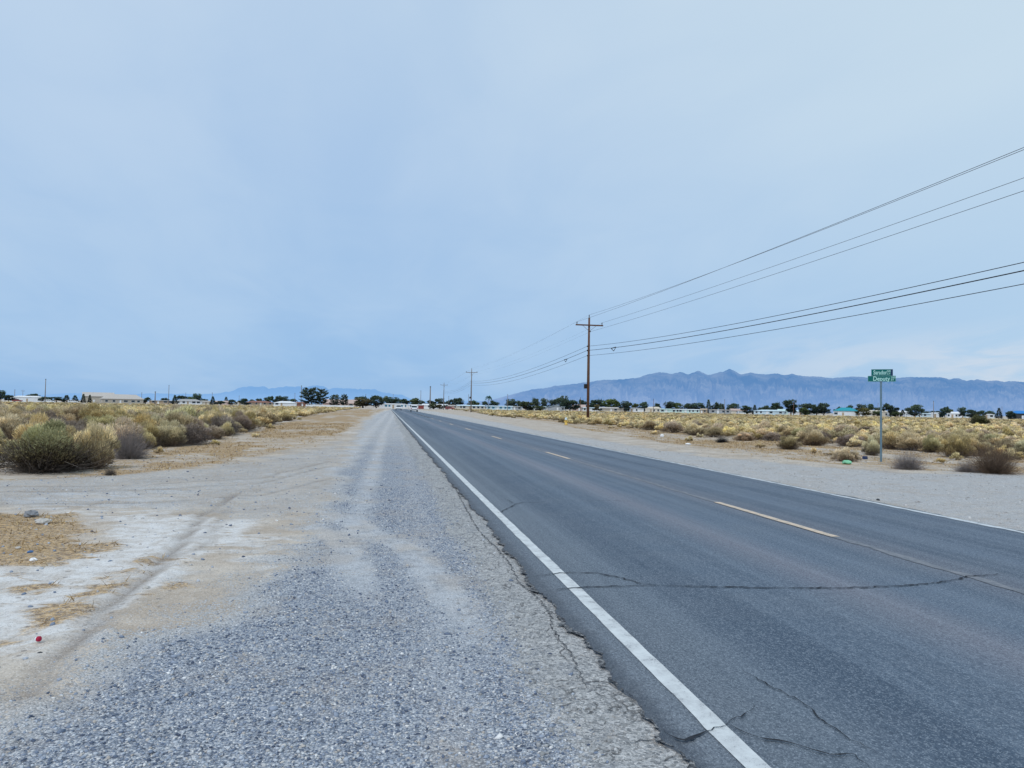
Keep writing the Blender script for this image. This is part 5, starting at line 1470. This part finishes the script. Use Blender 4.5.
T = [
 (-3, 5, 391, 290, 'round', 'dark', 'dark tree cut by the left picture edge'), (4, 13, 395, 280, 'round', 'dark', 'dark bushy tree left of the long white shed'),
 (28, 39, 393.8, 340, 'round', 'dark', 'tree top showing above the roof of the long white shed'), (41, 52, 397, 300, 'round', 'dark', 'low dark tree directly right of the long white shed'),
 (50, 63, 397, 310, 'round', 'dark', 'low dark tree between the shed and the dark conifers'), (62, 71, 395.8, 280, 'cone', 'dark', 'first dark conifer left of the big beige house'),
 (71, 79, 396, 280, 'cone', 'dark', 'second dark conifer left of the big beige house'), (80.5, 86, 394.8, 275, 'cone', 'dark', 'narrow dark conifer at the left corner of the big beige house'), (87.5, 92, 395.6, 270, 'cone', 'dark', 'narrow dark conifer before the front of the big beige house'),
 (141, 150, 397.4, 300, 'round', 'dark', 'round dark tree at the right end of the beige hip-roofed wing'), (160, 168, 398.2, 330, 'round', 'dark', 'dark tree behind the low brown house'),
 (171.5, 178, 396, 275, 'cone', 'dark', 'dark conifer left of the grey-roofed white house'), (177, 188, 396, 340, 'round', 'dark', 'dark tree behind the left half of the grey-roofed white house'),
 (187, 196, 397, 340, 'round', 'green', 'green tree behind the middle of the grey-roofed white house'), (193, 201, 394.4, 345, 'round', 'dark', 'taller dark tree behind the right half of the grey-roofed white house'), (201, 208, 399, 345, 'round', 'dark', 'low dark tree behind the small cream house'),
 (209.5, 216, 397.2, 280, 'cone', 'dark', 'narrow dark conifer between the small cream and pinkish houses'), (216.5, 224, 401, 285, 'round', 'dark', 'dark low bush before the pinkish house'), (223, 229, 397.6, 345, 'cone', 'dark', 'small conifer behind the pinkish house'),
 (228.5, 236, 399.8, 285, 'round', 'dark', 'dark bushy tree right of the pinkish house'), (239, 249, 398.8, 295, 'round', 'dark', 'round dark tree left of the red-brown roofed house'), (249, 255, 399.8, 345, 'round', 'dark', 'small dark tree behind the left end of the red-brown roof'),
 (255, 262, 398.6, 345, 'round', 'dark', 'dark tree behind the middle of the red-brown roof'), (264, 274, 396.4, 335, 'round', 'dark', 'round green-black tree behind the right end of the red-brown roof'),
 (274, 282, 396.4, 335, 'round', 'dark', 'left tree of the pair behind the bright white hip roof'), (280, 289, 396.8, 335, 'round', 'dark', 'right tree of the pair behind the bright white hip roof'), (289, 296, 399, 335, 'round', 'dark', 'small dark tree at the right end of the bright white hip roof'),
 (301, 317, 388.2, 262, 'pine', 'pine', 'tallest big pine with open boughs on the left'), (314, 328, 389.2, 262, 'pine', 'pine', 'second big pine just right of the tallest one'),
 (330, 339, 394.8, 262, 'pine', 'pine', 'small pine before the pinkish-beige house, the left of two'), (340, 348, 394.6, 262, 'pine', 'pine', 'small pine before the pinkish-beige house, the right of two'),
 (352, 368, 397, 310, 'round', 'dark', 'dark tree behind the yellow-green tree near the road end'), (353, 373, 398.8, 258, 'round', 'olive', 'yellow-green spreading tree near the left side of the road end'),
 (370, 382.5, 396, 258, 'round', 'dark', 'dark full tree at the left side of the road end'), (380, 388, 396.6, 300, 'round', 'green', 'green tree behind the left end of the long white building'), (386, 399, 398, 300, 'round', 'dark', 'dark tree behind the middle of the long white building'), (398, 409, 399, 300, 'round', 'dark', 'dark tree behind the right end of the long white building'),
 (410, 425, 398.4, 300, 'round', 'green', 'round green tree behind the white building with red door'), (425, 436, 401, 320, 'round', 'dark', 'low dark tree behind the thick grey pole'), (434, 445, 398.8, 300, 'round', 'dark', 'round dark tree behind the third utility pole'),
 (429.5, 438, 403.8, 252, 'round', 'green', 'green bush before the long white low building'), (436, 443, 404.6, 252, 'round', 'olive', 'olive bush before the long white low building'), (443.4, 447.6, 405, 250, 'round', 'dark', 'small black-green bush left of the red car'),
 (445, 450, 401, 320, 'round', 'dark', 'small dark tree behind the small pole left of the second utility pole'), (449.5, 464, 398.2, 290, 'round', 'dark', 'wide round dark tree left of the second utility pole'), (467, 478, 401, 295, 'round', 'green', 'low tree behind the second utility pole'),
 (484.5, 492, 396.2, 245, 'palm', 'palm', 'blue-green palm tree between the two long mobile homes'), (482, 488, 401.6, 290, 'round', 'dark', 'small dark tree left of the palm'), (490, 499, 401, 290, 'round', 'dark', 'round dark tree right of the palm'),
 (506, 515, 399.8, 290, 'round', 'dark', 'dark tree behind the thin brown pole'), (514, 522, 400.8, 290, 'round', 'dark', 'dark tree right of the thin brown pole'), (519, 533, 401.6, 258, 'round', 'green', 'broad green tree right of the small grey shed'),
 (531, 540, 398.8, 295, 'round', 'dark', 'dark tree behind the left end of the house with round green bush'), (539.5, 548, 398.8, 295, 'round', 'dark', 'dark tree behind the right end of the house with round green bush'), (534, 546, 406, 250, 'round', 'green', 'round green bush before the pale blue roof'),
 (549, 562, 398.4, 300, 'round', 'dark', 'wide dark tree behind the pale gabled house'), (560, 568, 397, 305, 'round', 'dark', 'tallest dark tree behind the pale gabled house'), (562, 578, 400, 252, 'round', 'dark', 'big dark tree between the pale gabled and salmon-roofed houses'),
 (578, 587, 400, 300, 'round', 'dark', 'dark tree behind the salmon-pink roof'), (588, 604, 400.2, 290, 'round', 'dark', 'dark spreading tree just right of the near utility pole'), (594, 600, 404.6, 250, 'round', 'olive', 'small olive tree below the dark spreading tree by the near pole'),
 (602, 617, 399.6, 285, 'round', 'green', 'yellowish green tree behind the beige house'), (613, 622, 402, 290, 'round', 'dark', 'dark tree at the right end of the beige house'), (620, 632, 402, 255, 'round', 'dark', 'dark full tree between the beige house and the broad white gable'), (632, 639, 403.6, 300, 'round', 'green', 'green tree behind the broad white gable'),
 (640, 648.5, 402, 290, 'round', 'dark', 'round dark tree between the broad white gable and the cream boxy house'), (654, 661, 403.8, 300, 'round', 'dark', 'dark tree behind the cream boxy house'), (664, 676, 402, 290, 'round', 'dark', 'taller dark tree behind the short pale green mobile home'), (673, 683, 403.2, 290, 'round', 'green', 'green tree behind the long pale green mobile home, leftmost'),
 (682, 692, 403.8, 290, 'round', 'dark', 'dark tree behind the middle of the long pale green mobile home'), (690, 704, 403.6, 290, 'round', 'dark', 'wide dark tree behind the right end of the long pale green mobile home'), (705, 712, 401, 270, 'cone', 'dark', 'pointed dark tree beside the small tan shed'),
 (711, 719, 402.6, 275, 'round', 'dark', 'round dark tree left of the grey thin pole'), (718.5, 725, 404, 290, 'round', 'dark', 'dark tree touching the grey thin pole'), (726, 733, 405, 270, 'round', 'dark', 'dark tree left of the cream house with pink roof'), (729, 739, 403.8, 295, 'round', 'dark', 'round dark tree behind the pink roof'),
 (742, 753, 406, 262, 'round', 'dark', 'broad dark tree right of the pink-roofed cream house'), (751.5, 758, 405.8, 258, 'cone', 'dark', 'pointed dark tree left of the blue-grey hip-roofed house'), (758, 764, 407.4, 290, 'round', 'dark', 'low dark tree behind the left end of the blue-grey house'), (763, 771, 405.6, 290, 'round', 'dark', 'dark tree behind the middle of the blue-grey house'), (770, 781, 403.2, 290, 'round', 'dark', 'taller round dark tree behind the blue-grey house'),
 (783.5, 798, 400.4, 250, 'round', 'dark', 'tallest dark tree in the right distance, left of the teal roof'), (798, 812, 404, 260, 'round', 'dark', 'dark tree right of the tallest one'), (800, 810, 408, 250, 'round', 'green', 'green low tree before the white low house'), (811, 822, 405.4, 258, 'round', 'dark', 'dark tree left of the pair before the teal roof'), (818, 830, 403.2, 258, 'round', 'dark', 'tall dark tree of the pair before the teal roof'),
 (834, 841, 407, 300, 'round', 'dark', 'small dark tree behind the left edge of the teal roof'), (846, 854, 405.8, 300, 'round', 'dark', 'dark tree behind the right edge of the teal roof'), (855, 866, 404.6, 275, 'round', 'dark', 'dark tree right of the teal roof'), (857, 869, 408.2, 250, 'round', 'olive', 'yellowish tree left of the street sign post'),
 (866.5, 875, 404.6, 300, 'round', 'dark', 'dark tree left of the sign post behind the cream building'), (873, 881, 411, 256, 'round', 'green', 'green hedge-like bush touching the sign post line'), (873.5, 881, 407.5, 300, 'round', 'dark', 'small dark tree directly behind the sign post'), (883.5, 898, 404, 262, 'round', 'dark', 'broad dark tree just right of the sign post'), (891, 900, 412, 252, 'round', 'green', 'low green bush before the white flat building'),
 (899.5, 906, 410.4, 252, 'cone', 'dark', 'small dark conifer before the white flat building'), (905, 912, 408, 275, 'round', 'dark', 'dark tree left of the big tree right of the sign'), (907.5, 922.5, 405.2, 255, 'round', 'dark', 'big dark tree with brown trunk right of the sign'), (921, 929, 411.6, 285, 'round', 'dark', 'low dark tree behind the pale blue mobile home'), (929, 940, 411, 290, 'round', 'dark', 'low dark tree behind the white box building'),
 (940.5, 949, 407, 255, 'round', 'dark', 'rounded dark tree left of the white flat-roofed house'), (947.5, 954, 409.4, 290, 'round', 'green', 'green tree behind the white flat-roofed house'), (958.5, 967, 407.6, 255, 'round', 'dark', 'dark tree right of the white flat-roofed house'), (967.5, 976, 410, 265, 'round', 'dark', 'low dark tree above the creosote-like bush'), (974, 984, 410.8, 268, 'round', 'dark', 'low wide dark tree right above the creosote-like bush'),
 (985, 994, 411.4, 285, 'round', 'dark', 'dark tree behind the tiny white shed'), (995.5, 1002.5, 409, 260, 'cone', 'dark', 'dark pointed tree near the right edge'), (1007, 1016, 411.2, 250, 'round', 'dark', 'dark tree left of the blue-roofed shelter'),
]
for i, t_ in enumerate(T): tree(*t_, i=i)

# ------------------------------------------------------------------ hills
def hills(name, prof, dist, thick, col_hi, col_lo, haze, rough_h, seed, emis):
    xs_ = np.array([a for a, _ in prof], float); ys_ = np.array([b_ for _, b_ in prof], float)
    n = 900; m_ = 60
    pxs = np.linspace(xs_[0], xs_[-1], n)
    top = np.interp(pxs, xs_, ys_)
    top = top + (fbm(pxs * 0.35, pxs * 0 + seed, 4, seed) - 0.5) * 1.5 * np.clip((403 - top) / 12, 0, 1)
    V = np.zeros((m_, n, 3))
    for j in range(n):
        d = ray(pxs[j], 398.9 + 0.0172 * pxs[j]); d = Vector((d.x, d.y, 0))
        H_ = max(5.0, CAM_H + ray(pxs[j], top[j]).z * dist)
        for i in range(m_):
            t = i / (m_ - 1)          # 0 front foot .. 0.75 crest .. 1 behind
            dd = dist - thick * 0.75 + thick * t
            if t <= 0.75: s = (t / 0.75)
            else: s = 1 - (t - 0.75) / 0.25
            prof_ = s ** 1.55
            V[i, j] = (d.x * dd, d.y * dd, H_ * prof_)
    u = np.arange(n)[None, :] * (pxs[1] - pxs[0]) / 9.0; v = np.arange(m_)[:, None] / m_
    t = np.linspace(0, 1, m_)[:, None]
    ridge = 1 - np.abs(2 * fbm(u + 1.5 * fbm(u, v * 3 + 0 * u, 3, seed), v * 2.5 + 0 * u, 5, seed + 3) - 1)
    ridge2 = 1 - np.abs(2 * fbm(u * 3, v * 6 + 0 * u, 4, seed + 9) - 1)
    carve = (np.sin(np.clip(t / 0.75, 0, 1) * math.pi)) * 0.9
    amp = V[:, :, 2].max(0)[None, :]
    V[:, :, 2] += carve * amp * rough_h * ((ridge - 0.7) + 0.4 * (ridge2 - 0.7))
    V[:, :, 2] = np.where(t < 0.72, np.minimum(V[:, :, 2], amp * (0.25 + 0.75 * t / 0.75)), V[:, :, 2])
    V[0, :, 2] = -20; V[-1, :, 2] = -20
    idx = np.arange(n * m_).reshape(m_, n)
    Fq = np.stack([idx[:-1, :-1], idx[:-1, 1:], idx[1:, 1:], idx[1:, :-1]], -1).reshape(-1, 4)
    mt, nt, b = new_mat(name + '_rock', 1.0)
    b.inputs['Specular IOR Level'].default_value = 0.0
    pos = nt.node('ShaderNodeNewGeometry').outputs['Position']
    nz = nt.noise(nt.scale(pos, (1, 0.6, 1.6)), 0.0016, 8, 0.68, 0.5)
    sx = nt.node('ShaderNodeSeparateXYZ'); nt.l.new(pos, sx.inputs[0])
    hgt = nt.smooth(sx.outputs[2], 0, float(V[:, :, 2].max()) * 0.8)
    rock = nt.mix(nt.smooth(nz, 0.35, 0.68), col_hi, col_lo)
    nt.l.new(rock, b.inputs['Base Color'])
    # haze of the air painted onto the rock as blue emission, paler low down
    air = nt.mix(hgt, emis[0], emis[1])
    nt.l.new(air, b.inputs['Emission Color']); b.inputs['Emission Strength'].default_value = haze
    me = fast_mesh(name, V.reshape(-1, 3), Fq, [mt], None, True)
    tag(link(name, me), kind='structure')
HR = [(440, 404.5), (462, 403), (480, 401.5), (492, 399.5), (504, 396.5), (516, 393.4), (528, 390.2), (543, 387.8), (557, 385.2), (571, 384), (584.5, 382.3), (596, 380.6), (606, 379.6), (621, 379.2), (636, 377.8), (647, 374.6), (658, 372.2), (671, 373.3), (679.5, 371.8), (688, 374), (697.7, 370.3), (707, 374.6), (716, 373), (723, 371), (730, 368.4), (735, 371), (739.6, 374.4), (750, 372.2), (763, 374), (778, 373.2), (784.7, 375), (791, 373.5), (802, 375.7), (820, 376.6), (834, 378), (845, 376.8), (858, 376.2), (873, 378), (896, 378), (911, 376.8), (937, 376.8), (950, 379), (956.5, 378), (967, 380.5), (978, 379), (986.6, 380.7), (995, 380), (1004, 381.8), (1012, 380.7), (1024, 381.8), (1060, 383), (1120, 380), (1200, 384), (1300, 390), (1400, 400)]
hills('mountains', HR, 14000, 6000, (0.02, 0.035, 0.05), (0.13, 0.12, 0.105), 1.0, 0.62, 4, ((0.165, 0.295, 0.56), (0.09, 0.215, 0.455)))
HL = [(-300, 397), (-150, 392), (-60, 394), (0, 393.5), (40, 395), (60, 393.6), (90, 393), (120, 394.6), (150, 393.2), (190, 394), (215, 393.8), (231.7, 391.2), (237.6, 388), (247, 386.6), (263.4, 386.4), (268, 388.4), (277.4, 387.2), (285.6, 386.1), (299.7, 386.4), (306.6, 387), (312.6, 385.2), (323, 385.8), (328, 389), (333.7, 387.8), (347, 388.4), (363.4, 389), (375, 389.3), (381, 392.2), (388, 392.8), (393, 394.4), (402, 394.6), (409, 398.3), (420, 401), (440, 402), (470, 400.4), (500, 402), (540, 404), (560, 406)]
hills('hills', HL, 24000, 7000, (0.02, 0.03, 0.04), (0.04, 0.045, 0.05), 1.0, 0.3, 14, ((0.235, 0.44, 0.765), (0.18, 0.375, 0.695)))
print('objects', len(bpy.data.objects))
